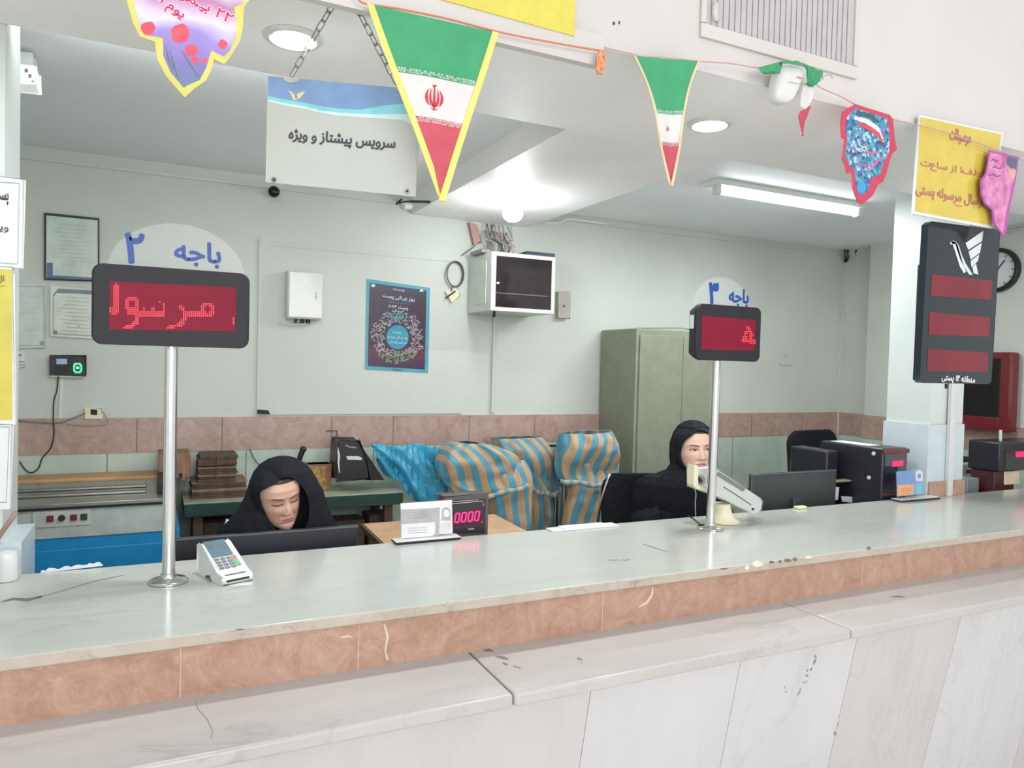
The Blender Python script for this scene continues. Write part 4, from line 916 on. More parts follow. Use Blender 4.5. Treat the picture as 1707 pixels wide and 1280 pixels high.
# ---------------- number board with bird emblem ----------------
BS = Surf(y=1.98); q = [(1548, 374), (1553, 369), (1662, 383), (1667, 389), (1653, 636), (1648, 640), (1538, 638), (1533, 632)]
c = BS.P(1600, 640)
t = thing('number_board', 'tall black hanging board with bird emblem and three red windows', 'display board', (c.x, 1.98, c.z))
gb = mat('glossy_charcoal', (38, 48, 52), .12, var=.03, spec=.3)
b = MB(); b.prism([BS.P(*p) for p in q], V((0, .03, 0))); build(b, 'front_panel', gb, t, bevel=.003)
a0 = Surf(y=2.05).P(1536, 440); a1 = Surf(y=2.05).P(1640, 630); b = MB(); b.box(a0.x, a1.x, 2.011, 2.07, a1.z, a0.z); build(b, 'housing', M_black, t, bevel=.006)
mrw = mat('red_acrylic_window', (120, 34, 46), .15, var=.12, scale=4, spec=.3)
for q4 in ([(1553, 457), (1654, 468), (1652, 500), (1551, 493)], [(1549, 520), (1650, 529), (1648, 561), (1547, 558)], [(1546, 581), (1647, 588), (1646, 620), (1545, 619)]): b = MB(); b.dpoly(BS, q4, 0, .0012); build(b, 'red_window', mrw, t)
b = MB(); S_ = lambda x, y: (1530+x/4.413, 360+y/4.413)
for k in range(2):
    up = [(232+k*8, 196-k*8), (262+k*10, 180+k*6), (290+k*8, 215), (312+k*10, 290), (330+k*20, 350), (352+k*50, 412+k*20)]
    lo_ = [(240+k*10, 212-k*8), (252+k*22, 208), (272+k*18, 262), (290+k*20, 320), (306+k*30, 372), (335+k*40, 420+k*12)]
    for i in range(5): b.add([BS.P(*S_(*p), .0016) for p in (up[i], up[i+1], lo_[i+1], lo_[i])], [(0, 1, 2, 3)])
for pts in ([(348, 200), (480, 108), (470, 185), (368, 250)], [(370, 262), (468, 196), (455, 270), (385, 322)], [(384, 332), (450, 282), (440, 330), (392, 378)], [(398, 378), (425, 350), (443, 432), (408, 420)]): b.dpoly(BS, [S_(*p) for p in pts], 0, .0016)
build(b, 'bird_emblem', mat('silver_print', (208, 216, 216), .4), t)
b = MB(); rot_text(b, BS, 'منطقه ۱۴ پستی', 1570, 623, 1625, 628, 14, 0, .0016, .03); build(b, 'lettering', M_paper, t)
b = MB(); 
for x in (1625, 1640): b = MB(); p = BS.P(x, 378); b.tube([p+V((0, .02, 0)), V((p.x, 1.99, ZS))], .003, 6); build(b, 'hanger_wire', M_steel, t)
b = MB(); b.tube([BS.P(1585, 640, -.02), BS.P(1585, 648, -.02)], .006, 8); build(b, 'cable_plug', M_black, t)
# cable duct on the front of the right pillar
b = MB(); x = at(1581, 700, y=YB).x; b.box(x-.022, x+.022, YB-.03, YB-.006, ZC, 1.9); tag(build(b, 'cable_duct', M_white, bevel=.003), 'white cable duct down the front of the right pillar', 'cable duct')
b = MB(); b.box(3.946, 4.26, YB-.018, YB-.005, ZC, 1.185); tag(build(b, 'pillar_skirting', M_pink, bevel=.002), 'pink marble skirting at the foot of the right pillar', 'skirting', None, 'structure')
# ---------------- pole displays on the counter ----------------
def round_rect(x0, x1, z0, z1, r, n=6):
    pts = []
    for cx_, cz_, a0 in ((x1-r, z1-r, 0), (x0+r, z1-r, pi/2), (x0+r, z0+r, pi), (x1-r, z0+r, 1.5*pi)):
        for k in range(n+1): a = a0+pi/2*k/n; pts.append((cx_+r*cos(a), cz_+r*sin(a)))
    return pts
def pole_display(base, label, yfr, box, scr, dome_, texts, ledfn, depth=.105, tilt=0):
    x0, x1, z0, z1 = box; t = thing('pole_display', label, 'display', base); bx, by = base[0], base[1]
    b = MB(); b.lathe([(.056, 0), (.056, .004), (.05, .009), (.03, .011), (.023, .016), (.0225, .026), (.019, .028)], base, 40); build(b, 'base_flange', M_chrome, t, smooth=True, auto=35)
    b = MB(); b.lathe([(.019, .01), (.019, z0-ZC+.02)], base, 32)
    if tilt: b.v = [V((p.x+tilt*(p.z-ZC), p.y, p.z)) for p in b.v]
    build(b, 'pole', M_chrome, t, smooth=True, auto=40)
    pts = round_rect(x0, x1, z0, z1, .028); n = len(pts); cx_, cz_ = (x0+x1)/2, (z0+z1)/2; rings = []
    for d_, k, kz in ((-.004, .975, .97), (.0, 1, 1), (.012, 1, 1), (.014, .992, .985), (.05, .975, .95), (depth*.8, .94, .86), (depth, .86, .7)):
        rings.append([(cx_+(p[0]-cx_)*k, yfr+(d_ if d_ < .02 else .014+(d_-.014)*(1-.85*(abs(p[1]-cz_)/(z1-cz_))**2)), cz_+(p[1]-cz_)*(1-(1-kz)*.2)) for p in pts])
    b = MB(); b.loft(rings); hs = build(b, 'housing', M_dark, t, smooth=True, auto=30)
    sf = Surf(y=yfr-.0045); b = MB(); b.dpoly(sf, scr, 0, .0003); build(b, 'screen', M_redscr, t)
    b = MB(); ledfn(b, sf); build(b, 'lit_lettering', M_redled, t)
    # clear arched plate with the counter number
    c_, rx, rz, zb_ = dome_; b = MB(); arc = [(c_-rx, yfr+.03, zb_)]+[(c_+rx*cos(a), yfr+.03, zb_+rz*sin(a)) for a in [pi-pi*k/28 for k in range(29)]]+[(c_+rx, yfr+.03, zb_)]
    b.prism(arc[1:-1], V((0, .004, 0))); pl = build(b, 'number_plate', M_acryl, t)
    b = MB(); sp = Surf(y=yfr+.0295)
    for s, tl, tr, bl, bo in texts: b.text(sp, s, tl, tr, bl, 0, 0, bo)
    build(b, 'lettering', M_inkb, pl_parent(pl, t))
    return t
def pl_parent(pl, t): return pl
def sdf_dots(b, sf, segs, rings_, holes, x0, x1, y0, y1, pitch, zoom, ox, oy, sl=0):
    """lit dots of a dot matrix: grid cells lying under the strokes of the message"""
    py = y0
    while py < y1:
        px = x0
        while px < x1:
            q = V((px, py)); on = False
            for (ax, ay), (bx, by), r in segs:
                a = V((ax, ay)); d_ = V((bx, by))-a; u = max(0, min(1, (q-a).dot(d_)/max(1e-6, d_.dot(d_)))); on |= (q-(a+d_*u)).length < r
            for (c_x, c_y, r0, r1) in rings_: on |= r0 < (q-V((c_x, c_y))).length < r1
            for (c_x, c_y, r1) in holes:
                if (q-V((c_x, c_y))).length < r1: on = False
            if on: b.disc(sf, (ox+px/zoom, oy+(py+sl*px)/zoom), pitch*.36/zoom, off=.0012, n=6)
            px += pitch
        py += pitch
def led1(b, sf):
    segs = [((262, 600), (262, 850), 30), ((215, 830), (235, 870), 27), ((480, 740), (480, 960), 18), ((480, 960), (430, 1000), 22), ((430, 1005), (350, 1015), 16), ((400, 870), (740, 880), 26), ((545, 820), (545, 870), 12), ((640, 820), (640, 870), 12), ((745, 775), (745, 870), 12), ((910, 795), (950, 840), 18), ((950, 840), (970, 930), 20), ((965, 930), (920, 980), 24), ((920, 990), (790, 1018), 18), ((985, 880), (1230, 885), 28), ((1250, 800), (1255, 880), 14), ((1465, 915), (1465, 995), 8), ((712, 752), (712, 753), 11)]
    sdf_dots(b, sf, segs, [(425, 775, 38, 75), (1195, 835, 40, 75)], [(425, 775, 34), (1195, 825, 34)], 205, 1480, 575, 1040, 20.2, 6.096, 150, 380, .0)
PP1 = (.04, 2.455, ZC); y1f = 2.36
pole_display(PP1, 'counter display reading red dot letters, on the left steel pole', y1f, (-.165, .252, 1.818, 2.045), [(183, 470), (394, 480), (392, 553), (182, 550)],
  (.055, .185, .15, 2.03), [('باجه', (292, 401), (368, 408), (291, 441), .035), ('۲', (210, 390), (239, 392), (210, 438), .05)], led1)
def led2(b, sf):
    segs = [((880, 860), (1010, 880), 32), ((905, 760), (890, 850), 24), ((930, 700), (985, 790), 24), ((985, 790), (960, 860), 22)]
    sdf_dots(b, sf, segs, [], [(930, 790, 22)], 850, 1040, 660, 930, 22, 8, 1130, 460)
PP2 = (2.174, 2.471, ZC); y2f = 2.38
t2 = pole_display(PP2, 'smaller counter display on the right steel pole, red screen nearly blank', y2f, (1.985, 2.335, 1.828, 2.060), [(1170, 527), (1260, 534), (1258, 585), (1169, 583)],
  (2.145, .155, .135, 2.045), [('باجه', (1216, 481), (1248, 484), (1215, 509), .035), ('۳', (1183, 472), (1197, 473), (1183, 506), .05)], led2, .12, .004)
b = MB(); sx_ = Surf(x=1.985); b.drect(sx_, (1148.5, 526), (1156, 526), (1156, 551), (1148.5, 551)); 
b = MB(); b.obox((1.985, y2f+.028, 1.985), V((.0008, .0, 0)), V((0, .012, 0)), V((0, 0, .028))); build(b, 'label_sticker', M_paper, t2)

# ---------------- card terminal ----------------
o = at(371, 978, z=ZC); p_ = at(427, 966.5, z=ZC); ux = (p_-o); ux.z = 0; W = .092; ux = ux.normalized(); uy = V((-ux.y, ux.x, 0)); uz = V((0, 0, 1))
def T(a, b_, c_): return V((o.x, o.y, ZC))+ux*a+uy*b_+uz*c_
t = thing('card_terminal', 'white card payment terminal on the counter beside the left pole', 'card terminal', T(W/2, .09, 0))
prof = [(0, .004), (0, .018), (.004, .024), (.035, .034), (.155, .094), (.17, .097), (.178, .090), (.178, .03), (.16, .0), (.13, .0), (.115, .014), (.08, .014), (.065, .0), (.01, 0)]
b = MB(); b.prism([T(0, y, z) for y, z in prof], ux*W); build(b, 'body', M_white, t, bevel=.006, seg=3)
def TF(a, s, h=0):  # on the sloping face: a across, s up the slope 0..1
    y = .035+(.155-.035)*s; z = .034+(.094-.034)*s; n_ = V((0, -.447, .894)); return T(a, y+n_.y*h, z+n_.z*h)
def fq(b, a0, a1, s0, s1, h0, h1, m=0):
    P = [TF(a0, s0, h0), TF(a1, s0, h0), TF(a1, s1, h0), TF(a0, s1, h0)]; n_ = (uy*-.447+uz*.894)*(h1-h0); b.prism(P, n_, m)
b = MB(); fq(b, .01, .078, .50, 1.1, -.002, .0012); build(b, 'screen', mat('slate_screen', (96, 118, 128), .15), t)
keys = []
for r_ in range(4):
    for c_ in range(3):
        b = MB(); a = .012+c_*.0185; s = .39-.105*r_; fq(b, a, a+.013, s, s+.06, -.002, .0022); build(b, 'key', mat('slate_key', (116, 122, 124), .5) if not keys else keys[0], t, bevel=.0008)
        if not keys: keys.append(bpy.data.materials['slate_key'])
b = MB(); fq(b, .066, .08, .36, .45, -.002, .0022); build(b, 'cancel_key', mat('red_key', (216, 110, 118), .5), t, bevel=.0008)
b = MB(); fq(b, .066, .08, .10, .32, -.002, .0022); build(b, 'enter_key', mat('green_key', (110, 172, 130), .5), t, bevel=.0008)
b = MB(); b.obox(T(W/2, .012, .0275), ux*.033, uy*.0005+uz*.0002, uz*.0006+uy*.0018); b.obox(T(W/2+.002, -.0005, .012), ux*.036, uy*.0008, uz*.003); build(b, 'card_slot', M_dark, t)
b = MB(); c0 = T(W*.6, -.012, 0); b.poly([V((c0.x+(.036+.006*sin(k*2.1))*cos(k*pi/9), c0.y+(.018+.004*cos(k*1.7))*sin(k*pi/9), ZC+.0005)) for k in range(18)]); tag(build(b, 'paper_scrap', mat('pale_smear', (214, 220, 214), .3)), 'pale smear on the counter in front of the card terminal', 'stain')
b = MB(); arcp = [T(.012, .2, .03), T(.006, .26, .05), T(.03, .33, .07), T(.07, .36, .07)]

# ---------------- card holders ----------------
def card_holder(p0, p1, top, label, cardm, yb_, draw):
    a = at(*p0, z=ZC); c_ = at(*p1, z=ZC); y = yb_; x0, x1 = a.x, c_.x
    t = thing('card_holder', label, 'card holder', ((x0+x1)/2, y, ZC), 'acrylic card holders on the counter edge')
    b = MB(); b.box(x0, x1, y-.035, y+.03, ZC, ZC+.008); build(b, 'base', M_dark, t, bevel=.003)
    b = MB(); b.box(x0+.001, x1-.001, y-.034, y+.029, ZC+.008, ZC+.011); build(b, 'base_top', M_white, t, bevel=.001)
    q = top; b = MB(); sf = Surf(y=y); P = [sf.P(*k) for k in q]
    b.prism([V((p.x, y, max(p.z, ZC+.0112))) for p in P], V((0, .003, 0))); build(b, 'acrylic_plate', M_acryl, t)
    b = MB(); s2 = Surf(y=y-.0012); b.dpoly(s2, inset(q, (.985, .97)), 0, 0); build(b, 'card', cardm, t)
    draw(s2, t); return t
def draw1(s, t):
    b = MB(); b.dpoly(s, [(668, 850), (733, 847), (733, 870), (668, 874)], 0, .0006); b.dpoly(s, [(727, 846), (733, 846), (732, 893), (725, 893)], 0, .0008); b.dpoly(s, [(669, 875), (724, 872), (722, 894), (669, 898)], 1, .0006); b.dpoly(s, [(734, 873), (752, 871), (752, 888), (734, 890)], 2, .0006)
    build(b, 'printed_panel', [mat('mid_grey_print', (172, 168, 172), .4), M_paper, mat('pale_grey_print', (208, 204, 208), .4)], t)
    b = MB(); b.dpoly(s, [(733, 868)]+[(743+10*cos(a), 852-9*sin(a)) for a in [pi-pi*k/12 for k in range(13)]]+[(752, 868)], 0, .001); b.dpoly(s, [(736, 868)]+[(743.5+7*cos(a), 853-7*sin(a)) for a in [pi-pi*k/12 for k in range(13)]]+[(751, 868)], 1, .0014); b.disc(s, (744, 856), 5, 6.5, 0, .0018); build(b, 'arch_emblem', [M_paper, mat('mid_grey_emblem', (172, 168, 172), .4)], t)
    b = MB()
    for k in range(3): b.stroke(s, [(680, 855+k*4.5), (712, 853.5+k*4.5)], .8, off=.001)
    for k in range(3): b.stroke(s, [(680, 881+k*4), (712, 879.5+k*4)], .7, off=.001)
    build(b, 'print_lines', mat('print_grey', (150, 146, 150), .6), t)
card_holder((656, 906), (761, 895), [(667, 839), (754, 833), (755, 890), (669, 897)], 'clear card holder with grey and white card near the middle of the counter', mat('card_white', (226, 222, 226), .35), 2.685, draw1)
def draw2(s, t):
    b = MB(); b.dpoly(s, [(1496, 787), (1523, 784), (1523, 806), (1496, 808)], 0, .0006); b.dpoly(s, [(1496, 810), (1523, 807), (1522, 825), (1496, 827)], 1, .0006); b.dpoly(s, [(1527, 806), (1537, 805), (1537, 824), (1526, 824)], 2, .0006); b.dpoly(s, [(1527, 802)]+[(1532+6*cos(a), 790-6*sin(a)) for a in [pi-pi*k/10 for k in range(11)]]+[(1538, 802)], 3, .0008); b.disc(s, (1532, 794), 3, 4, 0, .0012)
    build(b, 'printed_panel', [mat('cornflower_print', (116, 150, 200), .4), mat('peach_print', (228, 168, 120), .4), mat('cyan_print', (120, 190, 210), .4), M_paper], t)
    b = MB(); 
    for k in range(2): b.stroke(s, [(1501, 815+k*4), (1519, 814+k*4)], .9, off=.001)
    build(b, 'print_lines', mat('rust_ink', (196, 130, 80), .6), t)
card_holder((1484, 834), (1548, 828), [(1494, 786), (1540, 782), (1541, 823), (1495, 829)], 'clear card holder with blue and orange card in front of the right pillar', mat('card_blue', (140, 164, 206), .35), 2.655, draw2)

# ---------------- countertop reader on tilting cream stand ----------------
yr = 2.53; RS = Surf(y=yr); dp = .052
c = at(1215, 873, z=ZC)
t = thing('counter_reader', 'grey tilted card reader on a cream swivel stand behind the right pole', 'card reader', (c.x, yr+.05, ZC))
b = MB(); b.prism([RS.P(*p) for p in [(1158, 784), (1193, 781), (1200, 786), (1268, 831), (1271, 836), (1269, 850), (1257, 856), (1195, 828), (1159, 814)]], V((0, dp, 0))); build(b, 'body', M_lgrey, t, bevel=.006, seg=3)
b = MB(); b.prism([RS.P(*p)+V((0, -.004, 0)) for p in [(1157, 776), (1161, 778), (1162, 807), (1186, 818), (1196, 826), (1160, 815), (1156, 810)]], V((0, .045, 0))); build(b, 'cradle', M_cream, t, bevel=.003)
b = MB(); e0, e1 = RS.P(1200, 785.5), RS.P(1243, 813.0); up = V((-(e1-e0).z, 0, (e1-e0).x)).normalized()
b.prism([e0+V((0, .006, 0)), e1+V((0, .006, 0)), e1+V((0, dp-.008, 0)), e0+V((0, dp-.008, 0))], up*.004); build(b, 'screen', mat('dim_screen', (112, 118, 120), .2), t)
b = MB(); s2 = Surf(y=yr-.0004)
b.dpoly(s2, [(1197, 786.5), (1243, 815), (1238, 820), (1194, 793)], 0, .0004); build(b, 'side_display', mat('dim_side_display', (118, 124, 124), .2), t)
b = MB()
for k in range(4):
    b.stroke(s2, [(1245+k*5.2, 813+k*3.6), (1250+k*5.2, 818+k*3.4)], 1.3, off=.001)
b.stroke(s2, [(1206, 812), (1225, 824), (1252, 842)], 1.2, off=.001); b.disc(s2, (1255, 849), 2.4, 2, off=.001); build(b, 'groove', M_dark, t)
b = MB(); b.disc(s2, (1167, 801), 8.5, 9.5, 1, .0006); b.dpoly(s2, [(1162, 797), (1166, 795), (1171, 801), (1170, 805), (1165, 806)], 0, .0012); build(b, 'lens', [M_black, mat('pale_ring_plastic', (140, 142, 138), .3)], t)
c = V((RS.P(1213, 870).x, yr+.03, ZC))
prof = [(.074, 0), (.075, .006), (.062, .013), (.047, .028), (.04, .06), (.04, .085)]
b = MB(); b.lathe(prof, c, 36)
for i, p in enumerate(b.v): b.v[i] = V((p.x-.22*max(0, p.z-ZC-.02), p.y, p.z))
build(b, 'stand', M_cream, t, smooth=True, auto=45)
wire([(1146, 860, .0), (1155, 865, .0), (1164, 872, 0), (1170, 877, 0)], .003, 'cable', 'black cable reaching the foot of the right steel pole', M_black, surf=Surf(z=ZC), off=.003)
b = MB(); b.tube(cat_path([Surf(y=2.76).P(*p) for p in [(1157, 812), (1160, 824), (1159, 840), (1160, 868)]]), .0018, 6); build(b, 'cable', M_offw, t, smooth=True)
c = at(1410, 797, y=2.72)
b = MB(); b.lathe([(.03, 0), (.032, .004), (.032, .018), (.03, .02)], V((at(1408, 801, z=ZC).x-.0, 2.66, ZC)), 20); 
bx = Surf(y=2.67); P = [bx.P(*p) for p in [(1328, 842), (1343, 841), (1343, 847), (1329, 848)]]
b = MB(); b.box(P[0].x, P[1].x, 2.66, 2.69, ZC, ZC+.012); tag(build(b, 'sticky_pad', mat('pale_yellow_pad', (226, 220, 160), .6), bevel=.002), 'tiny yellow pad at the back edge of the counter below the right monitor', 'pad')
# ---------------- office furniture behind the counter ----------------
def yplane(px, py, y): return at(px, py, y=y)
# desks
for nm, x0, x1, yb0, yb1, zt, label in (('desk', -.25, .86, 2.93, 3.62, .745, 'dark office desk hidden below the counter in front of the left clerk'), ('desk', 2.0, 3.92, 2.93, 3.55, .90, 'dark office desk behind the counter in front of the right clerk')):
    t = thing(nm, label, 'desk', ((x0+x1)/2, (yb0+yb1)/2, 0))
    b = MB(); b.box(x0, x1, 2.75, 2.935, zt-.03, zt); build(b, 'desk_top', M_woodd, t, bevel=.003)
    for x in (x0+.03, x1-.05): b = MB(); b.box(x, x+.03, 2.76, 2.93, 0, zt-.03); build(b, 'side_panel', M_woodd, t)
# raised light wood side board by the small display
zt = .965; A = at(601, 873, z=zt); B_ = at(634, 906, z=zt); R = at(905, 882, z=zt)
xq = at(828, 858, z=zt).x; t = thing('side_table', 'light wood board beside the left monitor with dark edge', 'table', ((A.x+R.x)/2, (A.y+B_.y)/2, 0))
b = MB(); x0 = min(A.x, B_.x); y1 = A.y; b.prism([(B_.x-.01, 2.80, zt-.03), (A.x, y1, zt-.03), (xq, y1, zt-.03), (xq-.03, 2.80, zt-.03)], V((0, 0, .028))); o_ = build(b, 'edge', M_woodd, t)
b = MB(); b.prism([(B_.x+.004, 2.80, zt-.002), (A.x+.012, y1-.01, zt-.002), (xq-.01, y1-.01, zt-.002), (xq-.04, 2.80, zt-.002)], V((0, 0, .004))); build(b, 'top', M_wood, t)
for x, y in ((.98, 2.84), (xq-.08, 2.84), (1.1, y1-.06), (xq-.06, y1-.06)): b = MB(); b.box(x-.02, x+.02, y-.02, y+.02, 0, zt-.03); build(b, 'leg', M_woodd, t)
# monitors, seen from behind
def monitor(label, q, y, zdesk, mtl):
    P = [Surf(y=y).P(*p) for p in q]; x0, x1 = P[0].x, P[1].x; zt = (P[0].z+P[1].z)/2; zb = zt-(.33 if zdesk < .8 else .30)
    t = thing('monitor', label, 'monitor', ((x0+x1)/2, y+.04, zdesk))
    b = MB(); b.box(x0, x1, y, y+.022, zb, zt); build(b, 'back_cover', mtl, t, bevel=.006)
    b = MB(); b.box(x0+.02, x1-.02, y+.020, y+.026, zb+.02, zt-.015); build(b, 'screen', M_glassd, t)
    b = MB(); b.box(x0, x1, y-.002, y+.024, zt-.006, zt+.0); build(b, 'top_edge', mat('monitor_edge', (86, 90, 94), .3), t, bevel=.001)
    xm = (x0+x1)/2; b = MB(); b.box(xm-.03, xm+.03, y-.025, y+.0, zdesk+.015, zb+.16); build(b, 'stand', mtl, t, bevel=.004)
    b = MB(); b.box(xm-.11, xm+.11, y-.10, y+.06, zdesk+.002, zdesk+.015); build(b, 'base', mtl, t, bevel=.004)
monitor('dark monitor back in front of the clerk in the black chador', [(291, 896), (597, 879)], 2.87, .747, mat('dark_slate_plastic', (40, 42, 50), .4, var=.03))
monitor('dark grey monitor back to the right of the tilted card reader', [(1253, 792), (1395, 782)], 2.87, .902, mat('slate_grey_plastic', (56, 62, 64), .4, var=.03))
# small scale display with pink digits
y = 2.765; q = [(739, 827), (813, 823), (811, 889), (741, 893)]; sf = Surf(y=y); P = [sf.P(*p) for p in q]
t = thing('scale_display', 'small dark display box showing pink digits behind the card holder', 'display', ((P[0].x+P[1].x)/2, y+.03, zt+.003))
zb = .972
b = MB(); b.prism([(P[0].x, y, zb), (P[1].x, y, zb), (P[1].x, y, P[1].z), (P[0].x, y, P[1].z)], V((0, .06, 0))); build(b, 'housing', mat('plum_grey_plastic', (84, 76, 80), .35), t, bevel=.004)
b = MB(); b.dpoly(sf, [(743, 834), (810, 831), (808, 888), (744, 890)], 0, .0008); build(b, 'face', mat('face_black', (44, 40, 44), .3), t)
b = MB(); b.stroke(sf, [(748, 840), (805, 835), (806, 843)], .9, off=.0014); b.stroke(sf, [(748, 836.5), (798, 833)], .8, off=.0014); b.stroke(sf, [(780, 882), (790, 881)], 1.5, off=.0014); build(b, 'white_marking', mat('off_white_print', (190, 184, 188), .4), t)
b = MB()
for k in range(4):
    x, y_ = 762+k*11, 863-k*1.1; w_, h_ = 3.2, 7.5; s_ = 1.2
    for seg in ([(x-w_+s_, y_-h_), (x+w_+s_, y_-h_)], [(x-w_+s_, y_-h_), (x-w_, y_)], [(x+w_+s_, y_-h_), (x+w_, y_)], [(x-w_, y_), (x-w_-s_, y_+h_)], [(x+w_, y_), (x+w_-s_, y_+h_)], [(x-w_-s_, y_+h_), (x+w_-s_, y_+h_)]): b.stroke(sf, seg, 2.2, off=.0016)
b.disc(sf, (803, 870), 1.1, off=.0016); build(b, 'lit_digits', M_pinkled, t)
b = MB(); b.dpoly(sf, [(750, 853), (806, 848), (805, 874), (751, 878)], 0, .0011); build(b, 'display_window', mat('dark_plum_window', (70, 20, 44), .2), t)

# strapping machine: steel top, grey control panel, blue cabinet
yf_ = 3.9; z0 = at(150, 835, y=yf_).z
xl, xr_ = -1.2, at(300, 830, y=yf_).x
t = thing('packing_machine', 'blue and grey packing machine with control panel against the left of the back wall', 'machine', ((xl+xr_)/2, 4.2, 0))
zc_ = at(150, 893, y=yf_).z
b = MB(); b.box(xl, xr_, yf_, 4.5, .0, zc_); b.box(xl, xr_+.0, yf_-.006, yf_, .0, zc_-.055); build(b, 'lower_cabinet', M_blue, t, bevel=.003)
b = MB(); b.box(xl, xr_-.07, yf_-.008, 4.5, zc_+.001, z0-.022); b.box(xl, xr_-.07, yf_-.002, yf_, z0-.05, z0-.03); build(b, 'upper_housing', mat('machine_grey', (176, 184, 178), .4), t, bevel=.003)
b = MB(); b.box(xl, xr_-.04, yf_-.03, 4.52, z0-.018, z0); build(b, 'steel_top', mat('machine_top_steel', (150, 156, 148), .3, .7), t, bevel=.003)
b = MB(); b.box(xl, xr_-.06, yf_-.02, yf_-.0, z0-.03, z0-.018); build(b, 'dark_strip', M_dark, t)
for yy in (4.05, 4.22): b = MB(); b.box(xl+.05, xr_-.15, yy, yy+.05, z0+.001, z0+.012); build(b, 'roller_strip', M_steel, t, bevel=.003)
b = MB(); b.box(xr_-.10, xr_-.04, 4.0, 4.4, z0+.001, z0+.05); build(b, 'end_block', M_dark, t, bevel=.004)
sf = Surf(y=yf_-.0085); cp = [(55, 853), (152, 848), (152, 873), (55, 879)]
slab(sf, cp, .006, 'control_panel', mat('panel_grey', (190, 196, 188), .35), t, bev=.001); s2 = Surf(y=yf_-.0146)
for (px, py, m_, nm) in ((84, 864, M_red, 'red_switch'), (123, 862, M_red, 'red_switch'), (140, 861, M_green, 'green_switch')):
    b = MB(); p = s2.P(px, py); b.box(p.x-.013, p.x+.013, p.y-.012, p.y, p.z-.014, p.z+.014); build(b, nm, m_, t, bevel=.002)
b = MB(); p = s2.P(103, 863); b.lathe([(.015, 0), (.013, .018), (0, .018)], p, 20, axis=V((0, -1, 0))); build(b, 'dial', M_black, t)
b = MB(); lines(b, s2, [(58, 856), (78, 855), (78, 872), (58, 874)], 4, 0, .0004, .6, 0, 1); build(b, 'print_lines', M_inkg, t)
# wooden plank on the machine
yb_ = 4.62; P = Surf(y=4.5).P(35, 803); p2 = Surf(y=4.5).P(262, 793)
b = MB(); b.box(-1.1, at(266, 800, y=4.53).x, 4.53, 4.74, at(150, 812, y=4.53).z-.01, at(150, 797, y=4.53).z+.0); tag(build(b, 'wooden_plank', mat('pine_plank', (190, 148, 104), .6, var=.12, scale=5), bevel=.004), 'long light wooden plank lying behind the machine top along the wall', 'plank')
b = MB(); z_ = at(150, 812, y=4.53).z-.01
b.box(-1.1, at(266, 800, y=4.53).x, 4.55, 4.72, z_-.15, z_-.001); tag(build(b, 'support_rail', mat('grey_rail', (150, 150, 140), .5)), 'grey rail under the wooden plank behind the machine', 'rail')
# green-edged sorting table
zt2 = .985; yft = at(560, 826, z=zt2).y; xlt, xrt = at(305, 832, z=zt2).x, at(676, 822, z=zt2).x
t = thing('sorting_table', 'sorting table with pale worn top and dark green edge along the back wall', 'table', ((xlt+xrt)/2, (yft+YW)/2, 0))
b = MB(); b.box(xlt, xrt, yft, YW-.03, zt2-.006, zt2); build(b, 'top', M_tabtop, t, bevel=.002)
b = MB(); b.box(xlt+.002, xrt-.002, yft-.004, yft+.03, zt2-.075, zt2-.004); b.box(xrt-.03, xrt, yft, YW-.03, zt2-.075, zt2-.007); b.box(xlt, xlt+.03, yft, YW-.03, zt2-.075, zt2-.007); build(b, 'green_rim', M_green, t, bevel=.003)
for x in (xlt+.05, xrt-.1):
    for y_ in (yft+.05, YW-.1): b = MB(); b.box(x, x+.05, y_, y_+.05, 0, zt2-.075); build(b, 'leg', M_woodd, t)
b = MB(); b.box(xlt+.1, xrt-.1, yft+.12, YW-.1, .35, .37); build(b, 'lower_shelf', M_woodd, t)
# stuff under the table: brown cartons
for i, (x0, x1, z1) in enumerate(((.2, .62, .84), (1.0, 1.18, .80), (1.21, 1.36, .82))):
    b = MB(); b.box(x0, x1, yft+.14, yft+.32, .3712, z1); tag(build(b, 'carton', M_cardd, bevel=.004), ('wide brown carton on the shelf under the sorting table, behind the left clerk', 'left one of two narrow cartons under the right end of the sorting table', 'right one of two narrow cartons under the right end of the sorting table')[i], 'box')
zt_ = zt2
def onbox(px0, px1, pyt, y, depth, name, label, cat, m, zb=None, bev=.004, rot=0):
    a, c_ = at(px0, pyt, y=y), at(px1, pyt, y=y); zb = zt_+.001 if zb is None else zb
    b = MB(); b.box(a.x, c_.x, y, y+depth, zb, (a.z+c_.z)/2); return tag(build(b, name, m, bevel=bev), label, cat)
o_ = onbox(264, 318, 757, 4.46, .26, 'cardboard_box', 'small brown cardboard box standing behind the left steel pole', 'box', M_card, bev=.006, zb=max(z0, zt2)+.002)
b = MB(); sb_ = Surf(y=4.46); b.disc(sb_, (301, 792), 3.4, 4, off=.001); build(b, 'hand_hole', M_dark, o_)
b = MB(); b.stroke(sb_, [(305, 762), (306, 800)], 5, off=.001); build(b, 'tape_strip', mat('reddish_tape', (158, 104, 84), .4), o_)
